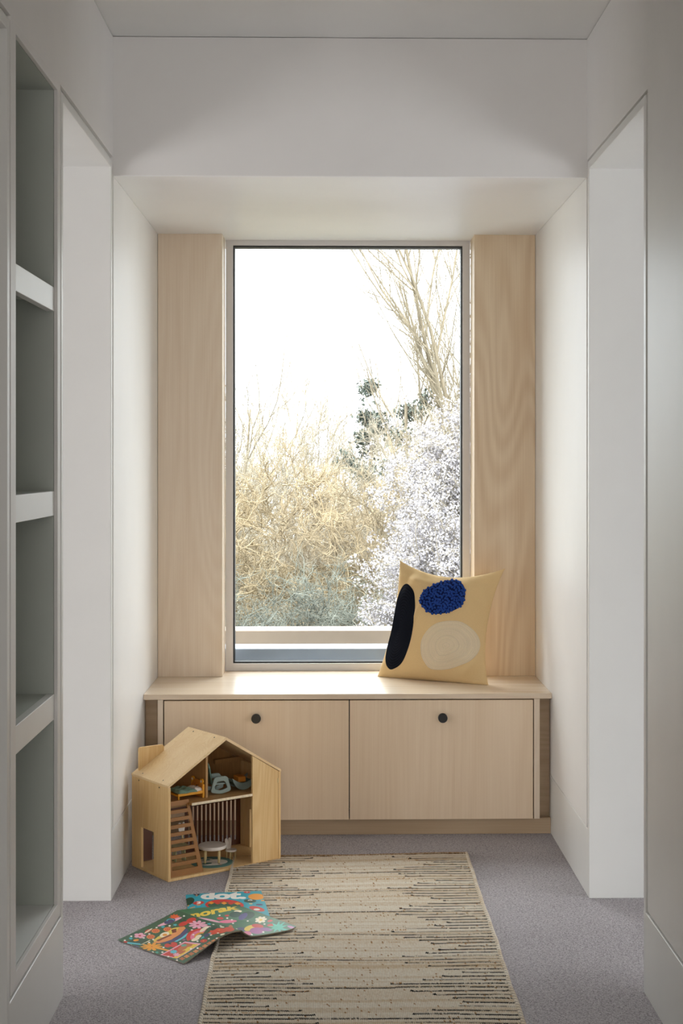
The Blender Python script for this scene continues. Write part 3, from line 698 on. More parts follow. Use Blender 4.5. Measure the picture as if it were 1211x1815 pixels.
# ------------------------------------------------------------------ big rug
def big_rug():
    TL, TR, BL, BR = [np.array(p) for p in ((-0.3417, 5.1606), (0.4655, 5.1955), (-0.324, 3.6457), (0.4647, 3.6293))]
    root = thing('jute_rug', 'woven jute and cream rug with broken black stripes on the carpet', 'rug', (0.06, 4.2, 0))
    Lr = 2.05; pitch = 0.0270; sub = 9
    ny = int(Lr/pitch*sub); nribs = 176; nx = nribs*2+1
    s = np.arange(ny+1)*pitch/sub                     # distance from the far edge
    u = np.linspace(0, 1, nx)
    U, S_ = np.meshgrid(u, s); v = S_/1.54
    wob = 0.0012*np.sin(S_*9)+0.0008*np.sin(S_*27+1)
    X = (1-U)*((1-v)*TL[0]+v*BL[0])+U*((1-v)*TR[0]+v*BR[0])+wob
    Y = (1-U)*((1-v)*TL[1]+v*BL[1])+U*((1-v)*TR[1]+v*BR[1])
    low = np.sin(U*23+np.sin(S_*9)*2)*0.0006+np.sin(U*61+S_*14)*0.0003
    Y = Y+low
    row = (np.arange(ny+1)//3)[:, None]               # weft passes, three to a stripe pitch
    rib = np.arange(nx)[None, :]
    h = 0.006+0.0020*((rib % 2) == 0)+0.0009*(((np.arange(ny+1) % 3) == 1)[:, None])-0.0008*(((np.arange(ny+1) % 3) == 2)[:, None])
    h = h+rng.normal(0, 0.00035, h.shape)+0.0012*np.sin(U*9+S_*5)
    cream, tan, rust, dark = [np.array(srgb(*c)[:3]) for c in ((244, 233, 215), (222, 197, 164), (176, 132, 86), (26, 26, 28))]
    base = np.empty((ny+1, nx, 3)); ribtone = np.where((rib % 2) == 0, 1.0, 0.66)
    rowt = rng.random((ny//3+2, 1))[np.minimum(row[:, 0], ny//3+1)]; cell = rng.random((ny//3+2, nribs+2))[np.minimum(row[:, 0], ny//3+1)][:, np.minimum(np.arange(nx)//2, nribs+1)]
    warm = np.clip(0.25+0.5*(rowt > 0.72)+0.5*(cell-0.5)+0.2*np.sin(S_*29.1), 0, 1)
    base = cream[None, None]*(1-warm[..., None])+tan[None, None]*warm[..., None]
    rm = (cell > 0.985)[..., None]; base = np.where(rm, rust[None, None], base)
    dk = (rng.random(base.shape[:2]) > 0.9992)[..., None]; base = np.where(dk, dark[None, None]*1.5, base)
    base = base*ribtone[..., None]
    # black weft stripes: lengths step in and out from each edge, every eighth crosses the whole rug
    nst = int(Lr/pitch)
    lens = {0: 1.0, 1: 0.35, 2: 0.285, 3: 0.215, 4: 0.155, 5: 0.22, 6: 0.29, 7: 0.355}
    for k in range(nst+1):
        ph = k % 8; i0 = k*sub+4
        if i0 > ny: break
        LL, LRr = lens[ph]+random.uniform(-.02, .02), lens[ph]*random.uniform(0.85, 1.1)
        wav = 0.8*np.sin(u*random.uniform(4, 9)+random.random()*6)
        on = (u < LL) | (u > 1-LRr) if ph else np.ones_like(u, bool)
        fat = 1 if random.random() < 0.42 else 0
        gap = rng.random(nx) > (0.01 if fat else 0.05)
        seg = np.convolve(rng.random(nx), np.ones(9)/9, 'same') > (0.40 if fat else 0.46)
        for dj in range(-1, 2):
            ii = i0+dj
            if ii > ny or ii < 0: continue
            wgt = 1.0 if dj == 0 else (1.0 if dj == 1 else (0.9 if fat else 0.0))
            mk = on & gap & (seg | (((np.arange(nx)) % 2) == 1) | (dj == 0))
            shift = np.round(wav).astype(int)
            jj = np.clip(ii+shift, 0, ny)
            cols_i = np.nonzero(mk & ((rng.random(nx) < wgt)))[0]
            base[jj[cols_i], cols_i] = dark
            h[jj[cols_i], cols_i] -= 0.0006
        for end in (LL, 1-LRr):                           # knots where a stripe stops
            if ph and random.random() < 0.8:
                c0 = int(np.clip(end, 0, 1)*(nx-1))
                for dc in (-1, 0, 1, 2):
                    for dj in (0, 1):
                        a, b_ = min(ny, i0+dj), min(nx-1, max(0, c0+dc)); base[a, b_] = dark*0.8; h[a, b_] += 0.0018
    # rusty bands here and there in the middle
    for k in range(22):
        i0 = random.randrange(ny-4); c0 = random.randrange(nx-60); w = random.randrange(15, 60)
        m = rng.random(w) > 0.45; base[i0:i0+2, c0:c0+w][:, m] = rust*np.array([1.05, 1, 0.9])
    base[:5] = np.where(rng.random((5, nx, 1)) > 0.5, tan*0.7, rust*0.6); h[:5] += 0.002
    P = np.stack([X-0.06, Y-4.2, h], -1); P[0, :, 2] = 0; P[-1, :, 2] = 0; P[:, 0, 2] = 0.0; P[:, -1, 2] = 0.0
    cols = np.concatenate([np.clip(base, 0, 1), np.ones(base.shape[:2]+(1,))], -1)
    grid('woven_field', P, M['jute'], root, cols, smooth=True)
    for side in (0, -1):                                 # whipped edge cord, rope-like
        n = 700; k = np.linspace(0, ny, n).astype(int); cx = X[k, side]-0.06; cy = np.interp(np.linspace(0, ny, n), np.arange(ny+1), Y[:, side])-4.2
        m = 10; a = np.linspace(0, 2*PI, m, endpoint=False); tw = np.linspace(0, 2*PI*110, n)
        rad = 0.0056+0.0010*np.sin(2*a[None, :]+tw[:, None])+rng.normal(0, 0.0002, (n, 1))
        Q = np.stack([cx[:, None]+rad*np.cos(a)[None], np.repeat(cy[:, None], m, 1), 0.0056+rad*np.sin(a)[None]], -1)
        Q = np.concatenate([Q, Q[:, :1]], 1)
        tone = rng.random((n//14+2, 1))[np.arange(n)//14]; cc = cream[None]*(1-tone*0.6)+tan[None]*tone*0.6
        f = 0.72+0.28*np.sin(2*a[None, :]+tw[:, None]); f = np.concatenate([f, f[:, :1]], 1)
        cc = cc[:, None, :]*f[..., None]; cc = np.concatenate([cc, np.ones(cc.shape[:2]+(1,))], -1)
        grid('edge_cord', Q, M['cord'], root, cc)
big_rug()

# ------------------------------------------------------------------ magazines
def homog(src, dst):
    A_, B_ = [], []
    for (x, y), (u, v) in zip(src, dst):
        A_ += [[x, y, 1, 0, 0, 0, -u*x, -u*y], [0, 0, 0, x, y, 1, -v*x, -v*y]]; B_ += [u, v]
    return np.append(np.linalg.solve(np.array(A_, float), B_), 1).reshape(3, 3)
def apply_h(h, X, Y):
    w = h[2, 0]*X+h[2, 1]*Y+h[2, 2]; return (h[0, 0]*X+h[0, 1]*Y+h[0, 2])/w, (h[1, 0]*X+h[1, 1]*Y+h[1, 2])/w
def glyphs(txt, weight=0.02):
    cu = bpy.data.curves.new('lettering', 'FONT'); cu.body = txt; cu.size = 1; cu.offset = weight; cu.resolution_u = 6
    o = bpy.data.objects.new('lettering', cu); C.objects.link(o); bpy.context.view_layer.update()
    me = o.evaluated_get(bpy.context.evaluated_depsgraph_get()).to_mesh(); me.calc_loop_triangles()
    V = np.array([v.co[:2] for v in me.vertices]); Tt = [V[list(t.vertices)] for t in me.loop_triangles]
    lo, hi = V.min(0), V.max(0)
    bpy.data.objects.remove(o); bpy.data.curves.remove(cu); return [(t-lo)/(hi-lo) for t in Tt]
def star(cx, cy, r, n=5, k=0.5, rot=0.0, sx=1.0, sy=1.0):
    return [(cx+sx*r*(1 if i % 2 == 0 else k)*math.cos(rot+PI*i/n), cy+sy*r*(1 if i % 2 == 0 else k)*math.sin(rot+PI*i/n)) for i in range(2*n)]
def flower(cx, cy, r, n=6, k=0.4, sx=1, sy=1, rot=0):
    out = []
    for i in range(n*10):
        a = 2*PI*i/(n*10); q = r*(k+(1-k)*abs(math.cos(n*a/2))**0.6); out.append((cx+sx*q*math.cos(a+rot), cy+sy*q*math.sin(a+rot)))
    return out
def arcband(cx, cy, r0, r1, a0, a1, sx=1, sy=1, rot=0):
    A1 = np.linspace(a0, a1, 20); P = [(r1*math.cos(a), r1*math.sin(a)) for a in A1]+[(r0*math.cos(a), r0*math.sin(a)) for a in A1[::-1]]
    c, s_ = math.cos(rot), math.sin(rot); return [(cx+sx*(x*c-y*s_), cy+sy*(x*s_+y*c)) for x, y in P]
def cover(surf, hmat, bgc, shapes, texts, name, parent, org, n=300):
    """surf(u,v)->xyz; the artwork is drawn on a flat sheet and carried onto the curved cover"""
    u = np.linspace(0, 1, n); U, V = np.meshgrid(u, u); DX, DY = apply_h(hmat, U, V)
    col = np.empty((n, n, 4)); col[...] = srgb(*bgc)
    for poly, c in shapes: col[pip(poly, DX, DY)] = srgb(*c)
    for tris, (x0, y0), (ex, ey), (fx, fy), c in texts:  # origin, full width vector, full height vector on the sheet
        det = ex*fy-ey*fx; a = ((DX-x0)*fy-(DY-y0)*fx)/det; b_ = (ex*(DY-y0)-ey*(DX-x0))/det
        mk = np.zeros(a.shape, bool); box = (a > -.02) & (a < 1.02) & (b_ > -.02) & (b_ < 1.02)
        ii = np.nonzero(box); aa_, bb_ = a[ii], b_[ii]; mm = np.zeros(len(aa_), bool)
        for t in tris:
            (x1, y1), (x2, y2), (x3, y3) = t
            d1 = (aa_-x2)*(y1-y2)-(x1-x2)*(bb_-y2); d2 = (aa_-x3)*(y2-y3)-(x2-x3)*(bb_-y3); d3 = (aa_-x1)*(y3-y1)-(x3-x1)*(bb_-y1)
            mm |= ~(((d1 < 0) | (d2 < 0) | (d3 < 0)) & ((d1 > 0) | (d2 > 0) | (d3 > 0)))
        mk[ii] = mm; col[mk] = srgb(*c)
    P = surf(U, V)-org; return grid(name, P, M['print'], parent, col)
WHT, RED, YEL, GRN, TEAL, NAVY, PNK, ORG = (236,230,220), (205,52,40), (232,196,60), (52,92,64), (60,180,190), (66,66,110), (226,140,170), (232,150,40)
CRM, BRN, DGR, LPK = (240,226,196), (190,110,60), (24,66,48), (236,170,190)
def dot_magazine():
    TL, TR, BR = np.array([-0.4636, 4.6971]), np.array([-0.2273, 4.7287]), np.array([-0.1896, 4.472]); BR = TR+(BR-TR)*1.12; BL = TL+(BR-TR)
    org = np.array([-0.32, 4.58, 0.0]); root = thing('magazine', 'teal magazine titled dot. lying flat under the open green one', 'magazine', tuple(org))
    def S(u, v, off=0.0):
        xy = ((1-u)*(1-v))[..., None]*TL+(u*(1-v))[..., None]*TR+(u*v)[..., None]*BR+((1-u)*v)[..., None]*BL
        z = 0.0115+0.0*u; z = (z+0.0012)*(0.35+0.65*np.clip(u*4+0.2, 0, 1))+0.004*np.exp(-((u)/0.12)**2)*np.exp(-(v/0.3)**2)
        return np.concatenate([xy, (z+off)[..., None]], -1)
    H_ = homog([(0, 0), (1, 0), (1, 0.89), (0, 0.62)], [(45, 105), (822, 66), (912, 320), (72, 262)])
    H_ = homog([(0, 0), (1, 0), (1, 0.893), (0, 0.48)], [(45, 110), (822, 66), (912, 320), (70, 262)])
    sh = [(ell(85, 180, 62, 38, -0.3), DGR), (ell(780, 128, 78, 32), ORG), (ell(171, 110, 34, 11), (30, 34, 52)), (ell(690, 82, 33, 10), RED),
          (ell(192, 203, 62, 20), RED), (ell(722, 174, 60, 19), DGR), (ell(812, 211, 34, 9), NAVY), (ell(790, 255, 75, 24, 0.2), RED), (ell(790, 262, 30, 10), WHT),
          ([(160,118),(182,118),(178,128),(164,128)], ORG), ([(172,222),(215,222),(212,233),(176,233)], (190,160,110)), ([(715,198),(748,198),(744,208),(718,208)], (220,190,120)),
          ([(825,160),(858,160),(855,173),(828,173)], ORG), ([(68,220),(85,216),(85,228),(68,232)], ORG), ([(93,250),(150,238),(158,246),(100,256)], ORG),
          (ell(465, 225, 200, 62), RED), (ell(465, 232, 170, 40), GRN)]
    for k in range(5): c = 330+k*68; sh.append(([(c-34, 204), (c, 188), (c+34, 204), (c, 220)], ORG if k % 2 == 0 else (200,60,40)))
    tx = [(glyphs('dot.', 0.055), (212, 168), (470, -14), (8, -85), WHT), (glyphs('6', 0.03), (164, 115), (14, 0), (0, -10), WHT), (glyphs('7', 0.03), (684, 88), (14, -1), (0, -11), WHT),
          (glyphs('3', 0.06), (172, 216), (46, -3), (0, -27), WHT), (glyphs('9', 0.05), (700, 188), (46, -3), (0, -27), WHT)]
    cover(S, H_, (38, 158, 176), sh, tx, 'front_cover', root, org)
    n = 30; u = np.linspace(0.002, 0.998, n); U, V = np.meshgrid(u, u); top_ = S(U, V, -0.0008)-org; bot = S(U, V, -0.004)-org
    bot[..., 2] = np.maximum(bot[..., 2], 0.0008)
    m = MB(); idx = np.arange(n*n).reshape(n, n); m.v = [tuple(p) for p in top_.reshape(-1, 3)]+[tuple(p) for p in bot.reshape(-1, 3)]
    edge = list(idx[0, :-1])+list(idx[:-1, -1])+list(idx[-1, :0:-1])+list(idx[:0:-1, 0])
    for i, a in enumerate(edge): b_ = edge[(i+1) % len(edge)]; m.f.append([int(a), int(b_), int(b_)+n*n, int(a)+n*n])
    for i in range(n-1):
        for j in range(n-1): m.f.append([n*n+int(idx[i, j]), n*n+int(idx[i+1, j]), n*n+int(idx[i+1, j+1]), n*n+int(idx[i, j+1])])
    m.mi = [0]*len(m.f); m.smooth = [False]*len(m.f); m.build('page_block', M['paper'], root)
dot_magazine()
def green_magazine():
    org = np.array([-0.36, 4.33, 0.0]); root = thing('magazine', 'open green illustrated magazine lying face down across carpet and rug', 'magazine', tuple(org))
    A_, D_2 = np.array([-0.6178, 4.2812, 0.003]), np.array([-0.4069, 4.0758, 0.004])
    B1, C1 = np.array([-0.4700, 4.5203, 0.0160]), np.array([-0.2598, 4.2633, 0.0340])
    E1, F1 = np.array([-0.2732, 4.5404, 0.0190]), np.array([-0.1053, 4.3443, 0.0190])
    sag = lambda v: 0.005*np.sin(PI*v)**0.9*(v < 1)
    def left(u, v, off=0.0):     # u: outer edge 0 -> spine 1 ; v: far 0 -> near 1
        o = (1-v)[..., None]*A_*0+((1-v)[..., None]*0)
        outer = (A_)[None, None]*(v*0)[..., None]
        P0 = A_+(D_2-A_)*v[..., None]; P1 = B1+(C1-B1)*v[..., None]
        w = u[..., None]; P = P0*(1-w)+P1*w
        hump = (0.014*np.sin(PI*u**1.6)*v**1.5 + 0.002*np.sin(PI*u)); hump = hump-0.004*np.sin(PI*u)*(1-v)
        P[..., 2] += hump+off-sag(v)*u**2*0.7; P[..., 2] = np.maximum(P[..., 2], 0.0022+off); return P
    def right(u, v, off=0.0):    # u: spine 0 -> outer edge 1
        P0 = B1+(C1-B1)*v[..., None]; P1 = E1+(F1-E1)*v[..., None]; w = u[..., None]; P = P0*(1-w)+P1*w
        P[..., 2] -= (0.022*np.sin(PI*np.clip(u, 0, 1)**0.75)*v**1.2); P[..., 2] += 0.004*np.sin(PI*u)*(1-v)-sag(v)*0.7*(1-u)**2
        P[..., 1] -= 0.012*np.sin(PI*u)*v
        P[..., 2] = np.maximum(P[..., 2]+off, 0.0148+off); return P
    # artwork of the back cover (sheet measured 1211 x 870)
    k = 7.5625; px = lambda x, y: ((x-200)*k, (y-1600)*k)
    HB = homog([(0, 0), (0, 1), (1, 1), (1, 0)], [px(208, 1668), px(326, 1710), px(430, 1650), px(313, 1613)])
    q = lambda x, y: (x*1.3114+907.5, y*1.3114-189.06)    # second sheet onto the first
    sh = [(star(820, 190, 80, 9, .62, .3, 1, .55), (226, 92, 40)), (ell(755, 255, 175, 22, -0.36), LPK), (ell(755, 248, 78, 34, -0.3), NAVY), (arcband(765, 240, 40, 56, PI, 2*PI, 1, .5, -.2), TEAL),
          (ell(940, 290, 66, 32, -0.35), RED), (ell(1045, 238, 72, 40, -0.4), RED), ([(860,262),(900,215),(925,238),(955,190),(990,195),(960,236),(990,240),(925,262)], DGR),
          (star(665, 327, 36, 5, .5, .3, 1, .6), TEAL), (star(830, 304, 36, 5, .5, .1, 1, .6), TEAL), (star(240, 489, 34, 5, .5, .2, 1, .6), TEAL), (star(592, 683, 30, 5, .5, .2, 1, .6), (60,160,140)), (star(955, 532, 28, 5, .5, .2, 1, .6), (160,80,140)),
          (ell(468, 382, 46, 22, -.4), RED), (ell(470, 382, 66, 10, -.6), CRM)]
    for cx, cy in ((570, 384), (730, 365), (505, 467)):
        sh += [(star(cx, cy, 64, 12, .8, 0, 1, .55), (222, 130, 70)), (ell(cx, cy, 36, 17), RED), (ell(cx, cy, 24, 11), (222, 130, 70)), (ell(cx, cy, 11, 6), RED)]
    sh += [(flower(358, 448, 82, 5, .62, 1, .48), LPK), (ell(358, 449, 20, 10), RED),
           ([(210,540),(280,490),(500,515),(380,560)], DGR), (ell(310, 514, 38, 15, -.15), ORG), ([(190,540),(370,562),(368,580),(192,560)], (90,190,205)), ([(365,580),(495,512),(500,520),(375,580)], CRM), (ell(172, 540, 28, 10), RED),
           ([(540,520),(600,470),(700,420),(800,352),(890,338),(870,420),(700,500),(560,550)], (226,196,80)), ([(525,555),(640,505),(780,440),(850,400),(890,338),(955,332),(975,362),(900,450),(780,520),(640,562)], (226,146,86)), ([(600,566),(780,525),(900,455),(975,362),(1005,385),(1008,415),(960,475),(880,530),(760,560)], NAVY), ([(820,548),(920,500),(1000,436),(1022,448),(960,505),(860,552)], (90,190,205)),
           (ell(690, 442, 66, 34, -0.3), CRM), (ell(695, 446, 32, 16), ORG), ([(780,375),(850,360),(850,415),(795,425)], (120,56,36)), ([(575,520),(770,440),(790,455),(610,535)], (130,62,40)),
           (flower(520, 606, 150, 10, .42, 1, .36), (236,158,36)), ([(560,600),(740,650),(790,662),(740,672),(560,625)], (236,158,36)), (ell(522, 604, 10, 5), RED),
           (flower(1140, 306, 130, 9, .42, 1, .56), LPK), (ell(1135, 306, 22, 11), (200,50,90)), ([(1180,310),(1310,330),(1320,350),(1190,345)], LPK),
           (ell(735, 595, 44, 26), RED), (ell(815, 588, 52, 34), RED), (ell(760, 570, 28, 8, .4), DGR), (ell(320, 600, 36, 10, .3), NAVY),
           (arcband(1190, 500, 150, 205, PI*.86, PI*1.62, 1, .62), RED), (arcband(1190, 500, 95, 150, PI*.86, PI*1.62, 1, .62), (226,120,150)), (arcband(1190, 500, 60, 95, PI*.86, PI*1.62, 1, .62), ORG),
           (ell(1110, 540, 56, 22, -.2), CRM), (ell(1150, 505, 44, 24, -.3), CRM), (ell(1215, 395, 60, 26, -.7), CRM), (ell(1255, 360, 40, 20, -.5), CRM),
           ([(632,716),(968,556),(1190,606),(860,770)], LPK), ([(660,716),(965,574),(1140,612),(850,756)], RED), ([(800,760),(1040,600),(1160,610),(860,765)], YEL),
           (ell(940, 640, 70, 26, -.3), BRN), (ell(1010, 610, 60, 22), BRN), (ell(890, 700, 90, 20, -.25), (196,106,60)), (star(815, 680, 60, 8, .6, 0, 1, .5), (90,190,205)), (flower(855, 720, 48, 6, .5, 1, .5), LPK), (ell(955, 606, 40, 16), (96,160,140))]
    for j in range(9): sh.append((flower(930+j*62, 772-j*26, 40, 4, .5, 1, .5), (214, 130, 70) if j % 2 else (190, 104, 52)))
    big = [(ell(*q(395, 470), 120, 58, -.1), (214,74,44)), (ell(*q(500, 440), 75, 62, -.4), (214,74,44)), (ell(*q(330, 500), 60, 28), (214,74,44)), (ell(*q(345, 425), 60, 34, -.8), DGR), (star(*q(400, 460), 18, 6, .5), ORG),
           (ell(*q(428, 402), 30, 16), CRM), (ell(*q(435, 528), 34, 14, -.3), CRM), (ell(*q(265, 525), 80, 14, -.5), TEAL), (ell(*q(268, 522), 40, 26, -.5), NAVY), (ell(*q(240, 582), 48, 22), RED), (ell(*q(238, 582), 12, 6), ORG), (star(*q(292, 364), 36, 5, .5, 0, 1, .6), TEAL)]
    sh += big
    for cx, cy in ((945,174),(580,336),(756,315),(485,426),(412,482),(244,458),(160,518),(540,506),(486,546),(240,585),(680,620),(534,680),(664,682),(905,568),(1060,394),(1140,570),(1050,658),(1140,658),(744,740),(860,790),(1080,470),(1400,560),(1320,500)): sh.append((ell(cx, cy, 15, 10), WHT))
    for x, y in ((337,368),(412,380),(115,443),(387,505),(317,525),(176,578),(293,565),(321,619)): cx, cy = q(x, y); sh.append((ell(cx, cy, 15, 9), WHT))
    cover(left, HB, GRN, sh, [], 'back_cover', root, org)
    # front cover (second sheet 1211 x 663)
    HF = homog([(0, 0), (1, 0), (1, 1), (0, 1)], [(-29, 219), (640, 185), (1188, 388), (629, 427)])
    s2 = [(ell(330, 308, 120, 10, .12), LPK), (ell(440, 290, 34, 10), RED), (ell(505, 270, 22, 7), RED), (ell(610, 238, 40, 11), CRM), (ell(520, 313, 92, 13, -.04), (236,120,150)), (ell(545, 358, 22, 18), BRN),
          (ell(590, 262, 60, 22), DGR), (ell(715, 270, 70, 30), DGR), (ell(670, 278, 46, 22, -.3), (70,60,120)), (flower(850, 310, 60, 7, .6, 1, .38), CRM), (ell(850, 312, 16, 6), YEL),
          (ell(480, 372, 110, 10, .18), (190,130,150)), (ell(510, 385, 100, 7, .18), NAVY), (ell(650, 372, 44, 14), NAVY), (ell(735, 364, 60, 18, -.2), YEL), (ell(815, 352, 58, 15, .1), RED), (ell(800, 384, 70, 22), (170,80,150)), (ell(700, 400, 40, 14), (226,110,150)),
          (ell(890, 378, 60, 12, .1), (150,80,150)), (ell(940, 352, 30, 9), RED), (star(1010, 370, 100, 9, .45, 0, 1, .34), (60,186,160)), ([(1000,365),(1150,405),(1140,412),(1000,380)], (60,186,160)),
          (ell(840, 430, 60, 10), (120,60,110)), (ell(1025, 432, 26, 7), LPK), (ell(940, 325, 26, 7), RED), (ell(1140, 385, 40, 6, .3), (200,140,180)), (ell(720, 432, 40, 8), TEAL), (ell(810, 458, 60, 7), CRM), (ell(900, 420, 30, 7), NAVY), (ell(800, 438, 18, 5), RED)]
    for cx, cy in ((430,268),(512,288),(720,312),(572,328),(885,341),(628,398),(738,410),(1068,405),(600,372),(765,430),(960,440),(690,450),(860,395),(560,300)): s2.append((ell(cx, cy, 11, 5), WHT))
    tx = [(glyphs('norak', 0.045), (142, 296), (478, -78), (-30, -50), YEL)]
    cover(right, HF, (58, 110, 74), s2, tx, 'front_cover', root, org)
    n = 40; g = np.linspace(0, 1, n); U, V = np.meshgrid(g, g*0.994+0.003)
    for f, nm in ((left, 'page_block'), (right, 'page_block')):
        for kx in range(3):
            sc = (0.994-0.004*kx)
            UU = U*sc+(1-sc) if f is left else U*sc
            P = f(UU, V, 0.0)-org; P[..., 2] = np.maximum(P[..., 2]-0.0009-0.0013*kx*(1 if f is right else 1), 0.0009+0.0004*(2-kx)+(0.0085 if f is right else 0))
            if kx in (0, 2):
                if kx == 0: first = P
                else:
                    m = MB(); idx = np.arange(n*n).reshape(n, n); m.v = [tuple(p) for p in first.reshape(-1, 3)]+[tuple(p) for p in P.reshape(-1, 3)]
                    edge = list(idx[0, :-1])+list(idx[:-1, -1])+list(idx[-1, :0:-1])+list(idx[:0:-1, 0])
                    for i, a in enumerate(edge): b_ = edge[(i+1) % len(edge)]; m.f.append([int(a), int(b_), int(b_)+n*n, int(a)+n*n])
                    for i in range(n-1):
                        for j in range(n-1): m.f.append([n*n+int(idx[i, j]), n*n+int(idx[i+1, j]), n*n+int(idx[i+1, j+1]), n*n+int(idx[i, j+1])])
                    m.mi = [0]*len(m.f); m.smooth = [True]*len(m.f); m.build(nm, M['paper'], root)
green_magazine()

# ------------------------------------------------------------------ garden
GZ = -3.0
b = MB().box(-30, 30, 6.9, 80, GZ-0.5, GZ); struct('floor_garden', b, M['grass'], label='rough garden ground far below the window')
b = MB().box(-6, 6, 6.8, 10.2, GZ, GZ+0.08); o = b.build('bounce_slab', M['reflector']); tag(o, 'unseen pale slab added below the window to bounce light up', 'reflector')  # added reflector, brightens the niche ceiling from below
b = MB().box(-1.3, 1.4, 6.345, 6.615, 0.05, 0.38); struct('bounce_strip', b, M['reflector'], label='unseen pale strip added between sill and coping to bounce light up')  # second added reflector, hidden behind the sill
def tubes_np(segs, sides=3):
    """segs: list of (p0, p1, r0, r1)"""
    S_ = np.array([list(a)+list(b_)+[r0, r1] for a, b_, r0, r1 in segs]); p0, p1, r0, r1 = S_[:, :3], S_[:, 3:6], S_[:, 6], S_[:, 7]
    t = p1-p0; t /= np.linalg.norm(t, axis=1)[:, None]+1e-9
    ref = np.where(np.abs(t[:, 2:3]) > 0.9, np.array([[1., 0, 0]]), np.array([[0, 0, 1.]])); a = np.cross(t, ref); a /= np.linalg.norm(a, axis=1)[:, None]; b_ = np.cross(t, a)
    V = []; 
    for k in range(sides):
        w = 2*PI*k/sides; d = a*math.cos(w)+b_*math.sin(w); V += [p0+d*r0[:, None], p1+d*r1[:, None]]
    V = np.stack(V, 1); n = len(S_); base = (np.arange(n)*2*sides)[:, None]
    F = np.concatenate([base+np.array([[2*k, 2*((k+1) % sides), 2*((k+1) % sides)+1, 2*k+1]]) for k in range(sides)], 0)
    return V.reshape(-1, 3), F
def raw_mesh(name, V, F, mat, parent=None, loc=None):
    if loc is not None: V = V-np.array(loc)
    me = bpy.data.meshes.new(name); me.vertices.add(len(V)); me.vertices.foreach_set('co', V.astype(np.float32).ravel())
    me.loops.add(F.size); me.loops.foreach_set('vertex_index', F.astype(np.int32).ravel()); me.polygons.add(len(F))
    me.polygons.foreach_set('loop_start', np.arange(0, F.size, F.shape[1], dtype=np.int32)); me.polygons.foreach_set('loop_total', np.full(len(F), F.shape[1], dtype=np.int32))
    me.update(calc_edges=True); me.materials.append(mat); o = bpy.data.objects.new(name, me); C.objects.link(o)
    if parent: o.parent = parent
    return o
def grow(p, d, length, r, depth, segs, tips, wig=0.25, up=0.1, nb=(3, 5), ratio=0.6, spread=0.7, step=5):
    p = np.array(p, float); d = np.array(d, float); d /= np.linalg.norm(d); L_ = length/step
    for k in range(step):
        d = d+rng.normal(0, wig, 3)+np.array([0, 0, up]); d /= np.linalg.norm(d)
        q = p+d*L_; ra = r*(1-0.75*k/step); rb = r*(1-0.75*(k+1)/step); segs.append((p, q, ra, rb))
        if depth > 0 and k > 0:
            for _ in range(rng.integers(nb[0], nb[1]+1) if k % 1 == 0 else 0):
                if rng.random() < 0.55:
                    s_ = rng.normal(0, 1, 3); s_ -= d*(s_@d); s_ /= np.linalg.norm(s_)+1e-9
                    grow(p+(q-p)*rng.random(), d+s_*spread*rng.uniform(0.7, 1.5), length*ratio*rng.uniform(0.6, 1.1), rb*0.62, depth-1, segs, tips, wig, up, nb, ratio, spread, max(3, step-1))
        p = q
    tips.append(p)
def woody(name, label, cat, loc, stems, length, r, depth, mat, group=None, part='branches', h0=0.0, lean=0.25, **kw):
    segs, tips = [], []
    root = thing(name, label, cat, loc, 0, group)
    for k in range(stems):
        a = rng.uniform(0, 2*PI); b0 = np.array(loc)+np.array([math.cos(a)*0.25*rng.random()*stems**0.5*0.5, math.sin(a)*0.25*rng.random(), h0])
        grow(b0, (math.cos(a)*lean*rng.uniform(0.2, 1.6), math.sin(a)*lean*rng.uniform(0.2, 1.6), 1), length*rng.uniform(0.8, 1.1), r*rng.uniform(0.7, 1.1), depth, segs, tips, **kw)
    V, F = tubes_np(segs); raw_mesh(part, V, F, mat, root, loc); return root, tips, segs
def quads(pts, size, jitter, n_each, flat=0.6):
    P = np.repeat(np.array(pts), n_each, 0)+rng.normal(0, jitter, (len(pts)*n_each, 3)); n = len(P)
    a = rng.normal(0, 1, (n, 3)); a /= np.linalg.norm(a, axis=1)[:, None]; b_ = np.cross(a, rng.normal(0, 1, (n, 3))); b_ /= np.linalg.norm(b_, axis=1)[:, None]
    s_ = (size*rng.uniform(0.6, 1.3, n))[:, None]; a = a*s_; b_ = b_*s_*flat
    V = np.stack([P-a, P+b_, P+a, P-b_], 1).reshape(-1, 3); F = np.arange(n*4).reshape(-1, 4); return V, F
def crown(segs, c, rad, n, ln, r, zig=0.5, kids=4, up=0.2, grand=2):
    """fill an ellipsoid crown with zigzag twigs: branchlet > twig > twiglet"""
    c = np.array(c, float); rad = np.array(rad, float)
    def walk(p, d, length, r_, k, lev):
        L_ = length/k
        for q in range(k):
            d = d+rng.normal(0, zig, 3)*0.6; d[2] += up*0.3; d /= np.linalg.norm(d)
            p2 = p+d*L_; segs.append((p, p2, r_*(1-0.6*q/k), r_*(1-0.6*(q+1)/k)))
            if lev > 0 and rng.random() < 0.9:
                for _ in range(kids if lev == 2 else grand):
                    if rng.random() < 0.55: walk(p+(p2-p)*rng.random(), d+rng.normal(0, 0.9, 3), length*rng.uniform(0.35, 0.6), r_*0.62, 3, lev-1)
            p = p2
    for _ in range(n):
        v = rng.normal(0, 1, 3); v /= np.linalg.norm(v); v = v*rng.random()**0.4
        p = c+v*rad; d = v*np.array([1, 1, 0.8])+np.array([0, 0, 0.5])+rng.normal(0, 0.5, 3); d /= np.linalg.norm(d)
        walk(p, d, ln*rng.uniform(0.6, 1.3), r*rng.uniform(0.6, 1.2), 5, 2)
